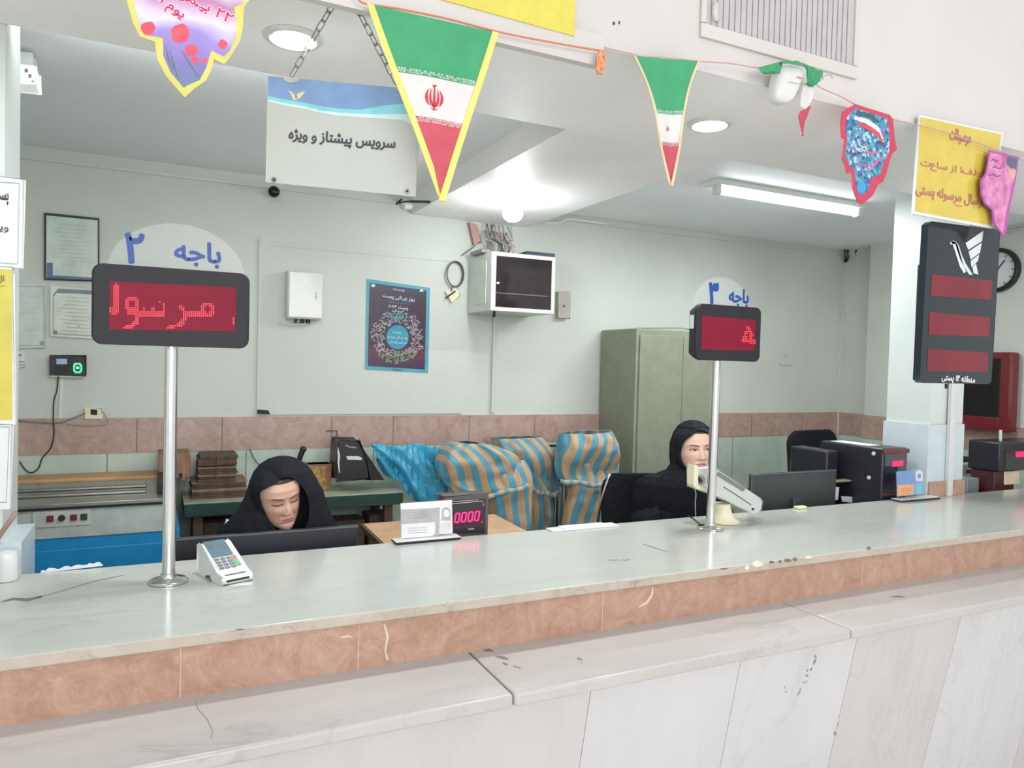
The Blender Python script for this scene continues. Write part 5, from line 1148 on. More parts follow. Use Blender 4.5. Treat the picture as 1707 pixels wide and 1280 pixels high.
# bundle of flattened cartons
r3 = random.Random(9); zc0 = zt_+.001; k = 0
x0_, x1_ = at(320, 800, y=4.45).x, at(411, 800, y=4.45).x
hs = []
tot = at(370, 757, y=4.45).z-zc0
while zc0 < zt_+tot-.012:
    f_ = (zc0-zt_)/tot; h_ = r3.uniform(.010, .02)
    a = x0_ + (.0 if f_ < .38 else .035)+r3.uniform(-.006, .006); c_ = x1_ - (0 if f_ < .38 else .055)+r3.uniform(-.008, .008)
    b = MB(); yy = 4.45+r3.uniform(-.01, .01); b.box(a, c_, yy, yy+.24, zc0, zc0+h_-.0008)
    lb = 'lowest flattened carton of the stack on the left half of the sorting table' if k == 0 else 'topmost flattened carton of the stack on the left half of the sorting table' if zc0+h_ >= zt_+tot-.012 else 'wide flattened carton in the lower part of the stack on the sorting table' if f_ < .38 else 'narrower flattened carton in the string-tied upper part of the stack'
    tag(build(b, 'flattened_carton', M_cardd if k % 3 else M_card, bevel=.002), lb, 'cardboard', 'stacked flattened cartons'); zc0 += h_; k += 1
b = MB(); s3 = Surf(y=4.435); b.tube([s3.P(*p) for p in [(361, 760), (360, 796)]], .003, 6); tag(build(b, 'string', mat('dark_string', (70, 54, 44), .8)), 'dark string tied down the front of the carton stack', 'string')
# jar, little box, black bag on the table
yq_ = 4.55; a = at(531, 780, y=yq_); 
t = thing('spice_box', 'small yellow and brown patterned box on the sorting table beside the black machine', 'box', (a.x, yq_, zt_+.001))
x0, x1 = at(514, 790, y=yq_).x, at(552, 790, y=yq_).x; zt3 = at(530, 774, y=yq_).z
b = MB(); b.box(x0, x1, yq_, yq_+.1, zt_+.001, zt3); build(b, 'body', mat('ochre_pattern', (176, 140, 78), .5, var=.35, scale=40), t, bevel=.003)
b = MB(); b.box(x0-.002, x1+.002, yq_-.002, yq_+.102, zt3-.012, zt3); b.box(x1-.03, x1+.001, yq_-.001, yq_, zt_+.001, zt3-.013); build(b, 'edge_band', mat('brown_band', (150, 104, 84), .5), t)
wire([(416, 746), (421, 760), (432, 774), (446, 782)], .004, 'cable', 'greenish cable looping on the wall above the clerk in the chador', mat('green_grey_wire', (110, 128, 116), .5), off=.03)
b = MB(); s3 = Surf(y=4.6); pb = s3.P(499, 800); pb.z = zt_+.001; b.lathe([(.028, 0), (.03, .01), (.026, .045), (.012, .06)], pb, 16)
b.tube(cat_path([pb+V((0, 0, .05)), s3.P(499, 768), s3.P(504, 752), s3.P(508, 744)], 4), [.012]*5+[.017]*4+[.02, .02, .014, .005], 10)
tag(build(b, 'brush', M_black, smooth=True), 'black brush standing on the table left of the patterned box', 'brush')
b = MB(); b.tube([WB.P(*p, .03) for p in [(542, 717), (560, 717), (561, 736), (563, 752)]], .004, 6); tag(build(b, 'wall_bracket', mat('rusty_wire', (110, 70, 60), .6)), 'thin rusty wire bracket on the pink band above the black machine', 'bracket')
# black binding machine
ym = 4.42; sm = Surf(y=ym); t = thing('counting_machine', 'black banknote counting machine on the right end of the sorting table', 'machine', (sm.P(588, 800).x, ym+.08, zt_+.001))
zb_ = zt_+.001
pr = [(566, 735), (600, 736), (607, 752), (612, 770), (616, 798), (563, 801), (560, 770), (562, 745)]
b = MB(); b.prism([V((sm.P(*p).x, ym, max(sm.P(*p).z, zb_))) for p in pr], V((0, .17, 0))); build(b, 'body', M_black, t, bevel=.012, seg=3)
b = MB(); b.dpoly(sm, [(577, 760), (597, 760), (603, 763), (603, 766.5), (579, 766)], 0, .002); b.stroke(sm, [(576, 742), (583, 745), (594, 746)], 2, 1, .002); b.stroke(sm, [(562.5, 745), (565, 760), (564, 772), (566, 788)], [2, 4, 3, 1.5], 0, .002); build(b, 'silver_trim', [mat('silver_trim', (206, 212, 214), .2), M_steel], t)
b = MB(); b.prism([V((sm.P(*p).x, ym+.03, max(sm.P(*p).z, zb_))) for p in [(608, 752), (620, 768), (640, 800), (612, 800)]], V((0, .12, 0))); build(b, 'side_tray', M_black, t, bevel=.006)
b = MB(); b.prism([V((sm.P(*p).x, 4.66, sm.P(*p).z)) for p in [(600, 737), (616, 738), (620, 768), (612, 768)]], V((0, .02, 0))); build(b, 'paper_support', mat('pale_panel', (188, 192, 180), .5), t, bevel=.004)

# steel cabinet
yc = 4.30; x0 = at(1060, 600, y=yc).x; x1 = at(1201, 640, y=yc).x; zt4 = 2.067
t = thing('steel_cabinet', 'tall olive grey two-door steel cabinet against the back wall', 'cabinet', ((x0+x1)/2, (yc+YW)/2, 0))
b = MB(); b.box(x0, x1, yc, YW-.024, 0.0, zt4); build(b, 'body', M_cab, t, bevel=.006)
xm = (x0+x1)/2+.02
for a, c_ in ((x0+.025, xm-.002), (xm+.002, x1-.025)):
    b = MB(); b.box(a, c_, yc-.014, yc-.0008, .06, zt4-.045); d = build(b, 'door', M_cab, t, bevel=.004)
    hx = c_-.03 if c_ < xm else a+.03
    b = MB(); b.box(hx-.008, hx+.008, yc-.034, yc-.015, 1.0, 1.12); build(b, 'handle', M_steel, d, bevel=.003)
b = MB(); b.tube([(x0+.02, yc+.03, zt4+.002), (x0+.4, yc+.02, zt4+.02), (x1-.1, yc+.05, zt4+.004)], .006, 6); tag(build(b, 'rolled_sheet', M_cab), 'thin olive strip lying on top of the steel cabinet', 'strip')

# ---------------- mail sacks ----------------
def clothmat(name, base, stripes=None):
    q = NT(name); b = q.b; b.inputs['Roughness'].default_value = .6
    if stripes:
        at_ = q.n('ShaderNodeAttribute', attribute_name='stripe'); fr = q.n('ShaderNodeMath', operation='FRACT'); q.l(at_.outputs['Fac'], fr.inputs[0])
        c = q.ramp(fr.outputs[0], [(0, stripes[0]), (.04, stripes[0]), (.47, stripes[0]), (.5, stripes[1]), (.97, stripes[1]), (1, stripes[0])])
        q.l(q.mix(q.ramp(q.noise(40, 2), [(.4, (0, 0, 0)), (.8, (90, 90, 90))]), c, tuple(x*.8 for x in base)), b.inputs['Base Color'])
    else: q.l(q.ramp(q.noise(6, 3), [(.3, tuple(x*.85 for x in base)), (.7, base)]), b.inputs['Base Color'])
    q.bump(q.noise(60, 4), .15); return q.m
M_stripe = clothmat('striped_sackcloth', (130, 150, 150), ((86, 150, 172), (190, 158, 122)))
M_bluebag = clothmat('blue_plastic_sheet', (72, 170, 204)); M_bluebag.node_tree.nodes['Principled BSDF'].inputs['Roughness'].default_value = .35
def fold(p, s, a, seed): return a*(noise.noise(V((p.x*s+seed, p.y*s, p.z*s)))+.5*noise.noise(V((p.x*s*2.3, p.y*s*2.3+seed, p.z*s*2.3))))
def sack(y, cols, name, depth, mt, seed, per=11.0, par=None, rows=46, n=72, wr=.03, open_top=True, flat=.6):
    """a soft sack from its left/right outline rows (pixels on plane y), rounded into depth"""
    sf = Surf(y=y); L = cat_path([sf.P(*c[0]) for c in cols], 8); R = cat_path([sf.P(*c[1]) for c in cols], 8); N = len(L); b = MB(); rings = []; att = []
    for j in range(N):
        c_ = (L[j]+R[j])/2; hw = (R[j]-L[j])/2; v_ = j/(N-1); dd = depth*(.55+.45*sin(pi*min(1, v_*1.2+.1)))
        ring = []
        for k in range(n):
            a = 2*pi*k/n; ca, sa = cos(a), sin(a)
            x = math.copysign(abs(ca)**.8, ca); yy = math.copysign(abs(sa)**flat, sa)
            p = c_+hw*x+V((0, -dd*yy, 0)); f_ = fold(p, 6, wr, seed)+.3*wr*sin(a*9+seed+v_*5)
            p += V((ca*.4, -sa, .15*sin(a*3+seed)))*f_; ring.append(p); att.append((x*.5*hw.length*2)*per+.35*sin(v_*5+seed)+seed*.37)
        rings.append(ring)
    b.loft(rings, cap=False); b.att = att
    o = build(b, name, mt, par, smooth=True); s_ = o.modifiers.new('thick', 'SOLIDIFY'); s_.thickness = .003; return o
def rim_ring(y, pts, name, r, m, par):
    b = MB(); b.tube(cat_path([Surf(y=y).P(*p) for p in pts]), r, 8); return build(b, name, m, par, smooth=True)
ys = 4.36
def rack_frame(px0, px1, pyt, y, label, d=.22):
    a, c_ = at(px0, pyt, y=y), at(px1, pyt, y=y); z = (a.z+c_.z)/2
    t = thing('sack_stand', label, 'stand', ((a.x+c_.x)/2, y+d/2, 0), None)
    b = MB()
    b.tube([(a.x, y, z), (c_.x, y, z), (c_.x, y+d, z), (a.x, y+d, z)], .009, 8, closed=True); build(b, 'top_hoop', M_black, t, smooth=True)
    for x in (a.x, c_.x):
        for yy in (y, y+d): b = MB(); b.tube([(x, yy, 0.0), (x, yy, z)], .009, 8); build(b, 'leg', M_black, t, smooth=True)
    return t
b = MB(); z_ = WB.P(820, 744, .06).z; b.box(WB.P(632, 744, .06).x, WB.P(1000, 744, .06).x, YW-.075, YW-.055, z_-.008, z_+.008); tag(build(b, 'rail', M_black, bevel=.002), 'thin dark rail along the wall behind the sacks', 'rail')
# blue sheet
t = thing('plastic_sheet', 'bright blue plastic sheet draped beside the striped sacks', 'plastic sheet', at(690, 835, y=4.3))
def drape(y, top, bot, name, m, par, amp, seed, nu=60, nv=36, diag=0):
    sf = Surf(y=y); T_ = cat_path([sf.P(*p) for p in top], 12); B_ = cat_path([sf.P(*p) for p in bot], 12)
    b = MB(); rings = []; att = []
    for j in range(nv+1):
        v_ = j/nv; ring = []
        for i in range(nu+1):
            u = i/nu; p = T_[min(len(T_)-1, int(u*(len(T_)-1)))].lerp(B_[min(len(B_)-1, int(u*(len(B_)-1)))], v_)
            ph = u*8-diag*v_*6+seed; p = p+V((0, -amp*(abs(sin(ph*.5))**.7+.5*sin(ph*1.7))*min(1, .25+v_*1.4)-amp*2.2*noise.noise(p*4.5)-amp*.5*noise.noise(p*13), 0)); ring.append(p); att.append(u*7)
        rings.append(ring)
    b.loft(rings, closed_u=False, cap=False); b.att = att; o = build(b, name, m, par, smooth=True); s_ = o.modifiers.new('thick', 'SOLIDIFY'); s_.thickness = .003; return o
drape(4.48, [(617, 737), (640, 741), (668, 742), (700, 740), (735, 748)], [(624, 772), (640, 790), (665, 803), (690, 832), (738, 846)], 'front_sheet', M_bluebag, t, .045, 1.0, diag=1.2)
drape(4.58, [(622, 740), (660, 744), (700, 742), (742, 748)], [(632, 776), (668, 792), (700, 826), (745, 840)], 'back_sheet', M_bluebag, t, .03, 3.0, diag=1)
# striped sacks
def striped(label, y, cuff, body, seed, depth=.15, px=None):
    a = at(*body[-1][0], y=y); t = thing('mail_sack', label, 'mail sack', (a.x, y, .2), 'striped mail sacks hanging in a row')
    sack(y, body, 'body', depth*.72, M_stripe, seed, per=11, par=t, wr=.022)
    sack(y, cuff, 'folded_cuff', depth, M_stripe, seed+.5, per=11, par=t, wr=.04)
    sf = Surf(y=y-depth*1.0)
    # twisted lower hem of the folded cuff
    bl = cuff[-1]; L, R = sf.P(*bl[0]), sf.P(*bl[1]); b = MB(); pts = [L.lerp(R, k/14)+V((0, -.03*sin(pi*k/14), -.022*sin(pi*k/14)+.008*sin(k*.8+seed))) for k in range(15)]
    b.tube(cat_path(pts, 3), [.017+.003*sin(k*.5+seed) for k in range(43)], 12); b.att = [k//12*.16+seed for k in range(43*12)]
    build(b, 'hem', M_stripe, t, smooth=True)
    return t
striped('striped sack nearest the blue sheet, its mouth folded over in a broad flap', 4.26, [((762, 736), (800, 738)), ((744, 744), (824, 742)), ((733, 760), (848, 752)), ((729, 782), (868, 770)), ((740, 806), (878, 792)), ((768, 826), (880, 808))],
  [((800, 760), (872, 765)), ((815, 800), (884, 790)), ((818, 840), (882, 830)), ((820, 890), (878, 884)), ((824, 960), (874, 960)), ((820, 1080), (880, 1080))], 1, .15)
striped('striped sack in the middle of the row, partly hidden behind the first', 4.55, [((824, 730), (902, 727)), ((826, 745), (912, 742)), ((840, 765), (920, 765)), ((866, 790), (926, 795)), ((884, 812), (930, 822))],
  [((862, 750), (900, 750)), ((876, 800), (914, 800)), ((882, 850), (920, 850)), ((884, 900), (920, 900)), ((880, 1020), (920, 1020))], 2.3, .11)
striped('striped sack at the right of the row, standing against the steel cabinet', 4.28, [((936, 722), (1018, 718)), ((934, 740), (1022, 734)), ((932, 762), (1028, 756)), ((930, 784), (1029, 782)), ((934, 800), (1022, 802))],
  [((950, 770), (1008, 770)), ((956, 800), (1010, 800)), ((948, 830), (1012, 832)), ((940, 870), (1014, 870)), ((940, 940), (1010, 940)), ((940, 1060), (1010, 1060))], 4.1, .13)
rack_frame(930, 950, 800, 4.68, 'dark metal stand between the middle and right striped sacks', .05)
b = MB(); p0 = at(845, 888, y=4.2)

# ---------------- right side office things ----------------
def office_chair(label, c, w_, zt5, zb5, yaw, arms=False, hoop=False):
    t = thing('office_chair', label, 'chair', c); R_ = Matrix.Rotation(yaw, 3, 'Z'); C_ = V(c)
    def X(p): return C_+R_@V(p)
    def W_(b): b.v = [X(p) for p in b.v]; return b
    n = 20; rings = []
    for j in range(15):
        v_ = j/14; z = zb5+(zt5-zb5)*v_; ww = w_/2*(1-.0*v_)*(1 if v_ < .82 else math.sqrt(max(0, 1-((v_-.82)/.19)**2))*.45+.55) * (1-.10*(1-v_))
        rings.append([V((ww*math.copysign(abs(cos(2*pi*k/n))**.6, cos(2*pi*k/n)), .02+.03*sin(2*pi*k/n)+.05*(1-cos(ww*0)) + .03*v_, z)) for k in range(n)])
    b = MB(); b.loft(rings); build(W_(b), 'backrest', M_cloth, t, smooth=True, auto=60)
    b = MB(); b.box(-w_/2+.01, w_/2-.01, -.46, .02, zb5-.12, zb5-.05); build(W_(b), 'seat', M_cloth, t, bevel=.03, seg=4)
    b = MB(); b.lathe([(.028, .10), (.028, zb5-.12)], (0, -.22, 0), 16); build(W_(b), 'column', M_black, t)
    b = MB()
    for k in range(5): a = 2*pi*k/5; b.obox((.15*cos(a), -.22+.15*sin(a), .08), V((.15*cos(a), .15*sin(a), 0)), V((-.02*sin(a), .02*cos(a), 0)), V((0, 0, .018)))
    build(W_(b), 'base_star', M_black, t)
    b = MB(); b.box(-.03, .03, .03, .05, zb5-.1, zb5+.1); build(W_(b), 'back_bar', M_black, t)
    if hoop:
        b = MB(); b.tube(cat_path([V(p) for p in [(-w_/2-.012, .03, zb5-.1), (-w_/2-.016, .03, zb5+.1), (-w_/2-.006, .03, (zb5+zt5)/2+.08), (-w_/2+.05, .03, zt5+.0)]]), .008, 10); build(W_(b), 'chrome_frame', M_chrome, t, smooth=True)
    if arms:
        for s_ in (-1, 1): b = MB(); b.box(s_*(w_/2+.03)-.025, s_*(w_/2+.03)+.025, -.3, .0, zb5+.10, zb5+.13); build(W_(b), 'armrest', M_black, t, bevel=.01)
c = at(1364, 718, y=3.95)
office_chair('tall black office chair standing empty at the right, near the far corner', (c.x, 3.95, 0), .64, c.z, .82, rad(8), arms=True)
# parcel and till units
a = at(1356, 780, y=3.3); x0, x1 = at(1338, 775, y=3.3).x, at(1374, 775, y=3.3).x
b = MB(); b.box(x0, x1, 3.3, 3.4, .9, at(1356, 768, y=3.3).z); tag(build(b, 'cardboard_box', M_card, bevel=.003), 'little brown box just above the grey monitor at the right', 'box')
def kiosk(label, q, xl_, yback, ledq, led_to, y=2.735, paper=True):
    sf = Surf(y=y); P = [sf.P(*p) for p in q]; x0, x1 = P[0].x, P[1].x; zt6 = (P[0].z+P[1].z)/2
    t = thing('till_unit', label, 'till', ((x0+x1)/2, y+.2, .9), 'black till units with red lit figures')
    b = MB(); b.box(x0, x1, y, yback, .903 if y < 2.78 else at(1680, 786, y=2.80).z, zt6); build(b, 'housing', mat('blue_black_metal', (36, 38, 46), .35, var=.05), t, bevel=.01, seg=3)
    return t, x0, x1, zt6
t, x0, x1, zt6 = kiosk('black till unit with red figures in front of the right pillar', [(1472, 748), (1514, 746)], 0, 3.16, None, None)
sf = Surf(y=2.734)
b = MB(); b.box(x0+.0, x1-.0, 2.725, 2.735, zt6-.03, zt6-.004); b.box(x0+.004, x1-.004, 2.725, 2.735, 1.115, 1.13); build(b, 'maroon_trim', mat('maroon_plastic', (96, 36, 44), .3), t, bevel=.002)
b = MB(); sf = Surf(y=2.734); b.dpoly(sf, [(1475, 758), (1511, 755), (1510, 800), (1475, 804)], 0, .001); build(b, 'dark_face', M_glassd, t)
b = MB(); b.dpoly(sf, [(1487, 769), (1505, 767), (1505, 776), (1487, 778)], 0, .002); build(b, 'lit_figures', emis('lit_crimson_led', (224, 30, 90), 1.1), t)
b = MB()
for (px, py) in ((1457, 756), (1449, 796)):
    p = Surf(x=x0).P(px, py); b.lathe([(.011, 0), (.011, .006), (0, .008)], p, 14, axis=V((-1, 0, 0)))
build(b, 'screw_cap', M_white, t)
b = MB(); b.box(x0+.02, x0+.13, 2.85, 3.1, zt6+.001, zt6+.004); tag(build(b, 'paper_sheet', M_paper), 'loose white paper lying on the black till unit', 'paper')
# printer and papers to the left of that unit
x0p, x1p = at(1392, 765, y=3.22).x, at(1470, 765, y=3.22).x
b = MB(); b.box(at(1378, 765, y=3.0).x, x0-.025, 3.0, 3.27, .903, at(1420, 750, y=3.0).z); tag(build(b, 'printer', mat('blue_black_box', (34, 36, 44), .4, var=.05), bevel=.012, seg=3), 'bulky black office machine between the grey monitor and the till unit', 'printer')
b = MB(); s3 = Surf(y=2.985); b.stroke(s3, [(1420, 784), (1424, 790), (1422, 800)], [3, 7, 3]); build(b, 'x', M_paper); o_ = bpy.data.objects['x']; o_.name = 'paper_curl'; tag(o_, 'curl of white paper on the front of the bulky black machine', 'paper')
b = MB(); a = Surf(y=2.93).P(1394, 802); c_ = Surf(y=2.93).P(1426, 808); b.box(a.x, c_.x, 2.93, 3.0-.012, a.z-.008, a.z); tag(build(b, 'shelf_board', mat('olive_board', (140, 132, 100), .5)), 'small olive shelf board under the bulky black machine', 'shelf')
b = MB(); s3 = Surf(y=2.92); b.dpoly(s3, [(1392, 812), (1399, 812), (1397, 833), (1387, 834)], 0, 0); b.dpoly(s3, [(1402, 827), (1421, 828), (1421, 838), (1404, 836)], 0, 0); o_ = build(b, 'paper_slip', M_paper); tag(o_, 'white paper slips beside the right end of the grey monitor', 'paper')
# far right: second till unit, grey printer
t, x0, x1, zt6 = kiosk('black till unit with red figures at the right edge of the photo', [(1667, 738), (1760, 734)], 0, 3.0, None, None, y=2.80)
sf = Surf(y=2.799)
b = MB(); b.dpoly(sf, [(1676, 750), (1760, 746), (1760, 783), (1675, 784)], 0, .001); build(b, 'dark_face', M_glassd, t)
b = MB(); b.dpoly(sf, [(1692, 753), (1730, 751), (1730, 761), (1693, 762)], 0, .002); build(b, 'lit_figures', emis('lit_magenta_led', (224, 30, 90), 1.1), t)
b = MB(); b.box(x0+.01, x0+.22, 2.83, 2.98, .903, at(1680, 786, y=2.80).z-.001); build(b, 'stand', mat('maroon_stand', (70, 36, 42), .4), t, bevel=.004)
sf = Surf(y=2.829)
b = MB(); b.dpoly(sf, [(1673, 786), (1699, 785), (1699, 806), (1673, 808)], 0, .0015); build(b, 'lit_label', mat('cream_label', (226, 206, 180), .4), t)
b = MB(); b.tube([sf.P(1684, 718, -.06), sf.P(1684, 736, -.06)], .009, 10); build(b, 'antenna', M_offw, t)
b = MB(); p0, p1 = at(1641, 786, y=3.0).x, x0-.03; b.box(min(p0+.02, p1-.12), p1, 2.9, 3.2, .903, 1.14); tag(build(b, 'metal_case', mat('blue_grey_metal', (128, 138, 142), .4), bevel=.004), 'grey metal case beside the till unit at the right edge', 'case')
y_ = 3.25; x0p, x1p = at(1603, 790, y=y_).x, at(1638, 790, y=y_).x; zt7 = at(1620, 764, y=y_).z
t = thing('printer', 'grey office printer visible just right of the pillar', 'printer', ((x0p+x1p)/2, y_, .9))
b = MB(); b.box(x0p-.05, x1p, y_, y_+.18, .902, zt7-.03); build(b, 'body', M_lgrey, t, bevel=.015, seg=3)
b = MB(); b.box(x0p-.05, x1p-.03, y_+.03, y_+.17, zt7-.028, zt7); build(b, 'lid', M_black, t, bevel=.006)
b = MB(); b.box(x0p+.05, x1p-.03, y_-.002, y_+.001, 1.10, 1.125); build(b, 'paper_slot', M_black, t)
b = MB(); p = at(1601, 780, y=3.05); b.prism([(p.x-.02, 3.05, 1.0), (p.x+.08, 3.05, 1.0), (p.x+.03, 3.10, 1.24), (p.x-.01, 3.10, 1.24)], V((0, .004, 0))); tag(build(b, 'paper_stack', M_paper), 'leaning white papers right of the pillar', 'paper')
t = thing('desk', 'dark office desk beyond the right pillar under the grey printer', 'desk', (4.8, 3.3, 0))
b = MB(); b.box(4.3, XR-.06, 3.01, 3.44, .87, .90); build(b, 'desk_top', M_woodd, t)
for x in (4.32, XR-.12): b = MB(); b.box(x, x+.03, 3.02, 3.42, 0, .87); build(b, 'side_panel', M_woodd, t)

b = MB(); a = at(905, 880, z=ZC); c_ = at(1012, 870, z=ZC); b.box(a.x, c_.x, 2.64, 2.70, ZC+.001, ZC+.006); b.box(a.x+.06, c_.x-.05, 2.645, 2.705, ZC+.006, ZC+.009); tag(build(b, 'paper_stack', M_paper), 'few white papers lying at the back edge of the counter in front of the sacks', 'paper')
# ---------------- people ----------------
def lerp_tab(tab, x):
    if x <= tab[0][0]: return tab[0][1:]
    for a, b_ in zip(tab, tab[1:]):
        if x <= b_[0]:
            u = (x-a[0])/(b_[0]-a[0]); u = u*u*(3-2*u)*.35+u*.65; return tuple(p+(q-p)*u for p, q in zip(a[1:], b_[1:]))
    return tab[-1][1:]
def G(x, s): return math.exp(-.5*(x/s)**2)
# z (chin=0, crown=.225): half width, front, back depth
HEAD = [(-.004, .012, .060, .0), (.002, .026, .078, -.02), (.010, .037, .084, -.005), (.022, .050, .085, .02), (.04, .061, .083, .05), (.06, .067, .082, .068), (.085, .0715, .081, .082), (.11, .072, .081, .092), (.135, .0745, .084, .097), (.16, .0735, .081, .096), (.185, .066, .070, .085), (.205, .050, .050, .064), (.218, .030, .028, .040), (.225, .004, .004, .006)]
def sstep(a, b_, x): u = max(0, min(1, (x-a)/(b_-a))); return u*u*(3-2*u)
def face_bump(x, z, gaze):
    h = 0
    t = sstep(.128, .082, z); ridge = .004+.0175*t; w = .0060+.0050*t
    h += (ridge*G(x, w))*sstep(.132, .118, z)*sstep(.0655, .0745, z) if z < .132 else 0
    h += .0045*(G(x-.0125, .0045)+G(x+.0125, .0045))*G(z-.0735, .005)
    for s in (-1, 1):
        h += -.0085*G(x-s*.031, .015)*G(z-.113, .0095)-.003*G(x-s*.016, .007)*G(z-.115, .008)
        h += .0075*G(x-s*.031, .0105)*G(z-.1125, .0062)
        h += .0028*G(x-s*.030, .017)*G(z-.134, .006)
        h += .0045*G(x-s*.040, .016)*G(z-.083, .014)
        h -= .0018*G(abs(x)-.024-.5*(.066-z), .003)*G(z-.060, .012)
    h += .0055*G(x, .017)*G(z-.0525, .0035)+.0065*G(x, .015)*G(z-.0435, .0042)-.0035*G(x, .022)*G(z-.0482, .0013)
    h += -.0035*G(x, .018)*G(z-.034, .0045)+.0055*G(x, .015)*G(z-.015, .009)-.0012*G(x, .003)*G(z-.060, .005)
    return h
def mixc(a, b_, f): return tuple(p+(q-p)*f for p, q in zip(a, b_))
def face_col(x, z, f, cfg):
    c = cfg['skin']
    if f < .02: return c
    c = mixc(c, cfg['blush'], .30*(G(abs(x)-.042, .014)*G(z-.082, .014))+.12*G(x, .012)*G(z-.075, .008))
    for s in (-1, 1):
        ex = x-s*.031; q = ex*s
        # brow
        u = (q+.017)/.037
        if -.05 < u < 1.08:
            zc = .1295+.0050*math.sin(max(0, min(1, u))*2.1)-.0022*max(0, u-.6)+cfg.get('browlift', 0); th = .0031*(1-.5*max(0, u-.4))
            c = mixc(c, cfg['brow'], .85*sstep(th*1.35, th*.65, abs(z-zc))*sstep(-.05, .06, u)*sstep(1.08, .9, u))
        # eye
        u = q/.0172
        if abs(u) < 1.25:
            if cfg['eyes'] == 'down':
                zl = .1075+.0022*u*u; k = max(0, 1-abs(u)**4)
                c = mixc(c, cfg['lid'], .35*G(z-.1155, .004)*k)
                c = mixc(c, (.035, .018, .014), .95*sstep(.0034, .0014, abs(z-zl))*sstep(1.2, .9, abs(u)))
                c = mixc(c, cfg['lid'], .5*G(z-.1215, .0008)*k)  # darker lid crease, its shade painted into the skin colour
            else:
                top = .1135+.0052*(1-u*u)-.0008; bot = .1115-.0022*(1-u*u); k = sstep(1.0, .95, abs(u))
                if abs(u) < 1 and bot < z < top:
                    c = mixc(c, (.50, .46, .44), k)
                    d_ = math.hypot(ex-cfg['gaze'], z-.1135)
                    c = mixc(c, (.035, .02, .015), sstep(.0070, .0056, d_))
                c = mixc(c, (.02, .012, .01), .95*sstep(.0026, .0012, abs(z-top))*sstep(1.25, 1.0, abs(u)))
                c = mixc(c, (.10, .05, .04), .5*sstep(.0010, .0005, abs(z-bot))*sstep(1.1, .9, abs(u)))
                c = mixc(c, cfg['lid'], .45*G(z-top-.003, .0022)*sstep(1.2, .8, abs(u)))
    # lips
    lx = abs(x)/.0235
    if lx < 1.1:
        e = max(0, 1-lx*lx); top = .0485+.0075*e**.7-.0016*G(x, .003); bot = .0478-.0095*e**.6
        if bot < z < top: c = mixc(c, cfg['lips'], sstep(1.08, .92, lx)*min(1, (top-z)/.0012, (z-bot)/.0012))
        c = mixc(c, (.16, .03, .03), .75*sstep(.0011, .0004, abs(z-.0482-.0006*lx))*sstep(1.05, .9, lx))
    for s in (-1, 1): c = mixc(c, (.14, .05, .04), .75*G(x-s*.0062, .0024)*G(z-.0688, .0013))
    return c
M_skin = NT('skin'); at_ = M_skin.n('ShaderNodeVertexColor', layer_name='Col'); M_skin.l(at_.outputs[0], M_skin.b.inputs['Base Color']); M_skin.b.inputs['Roughness'].default_value = .5
M_skin.b.inputs['Subsurface Weight'].default_value = .08; M_skin.b.inputs['Subsurface Radius'].default_value = (.01, .004, .002); M_skin = M_skin.m
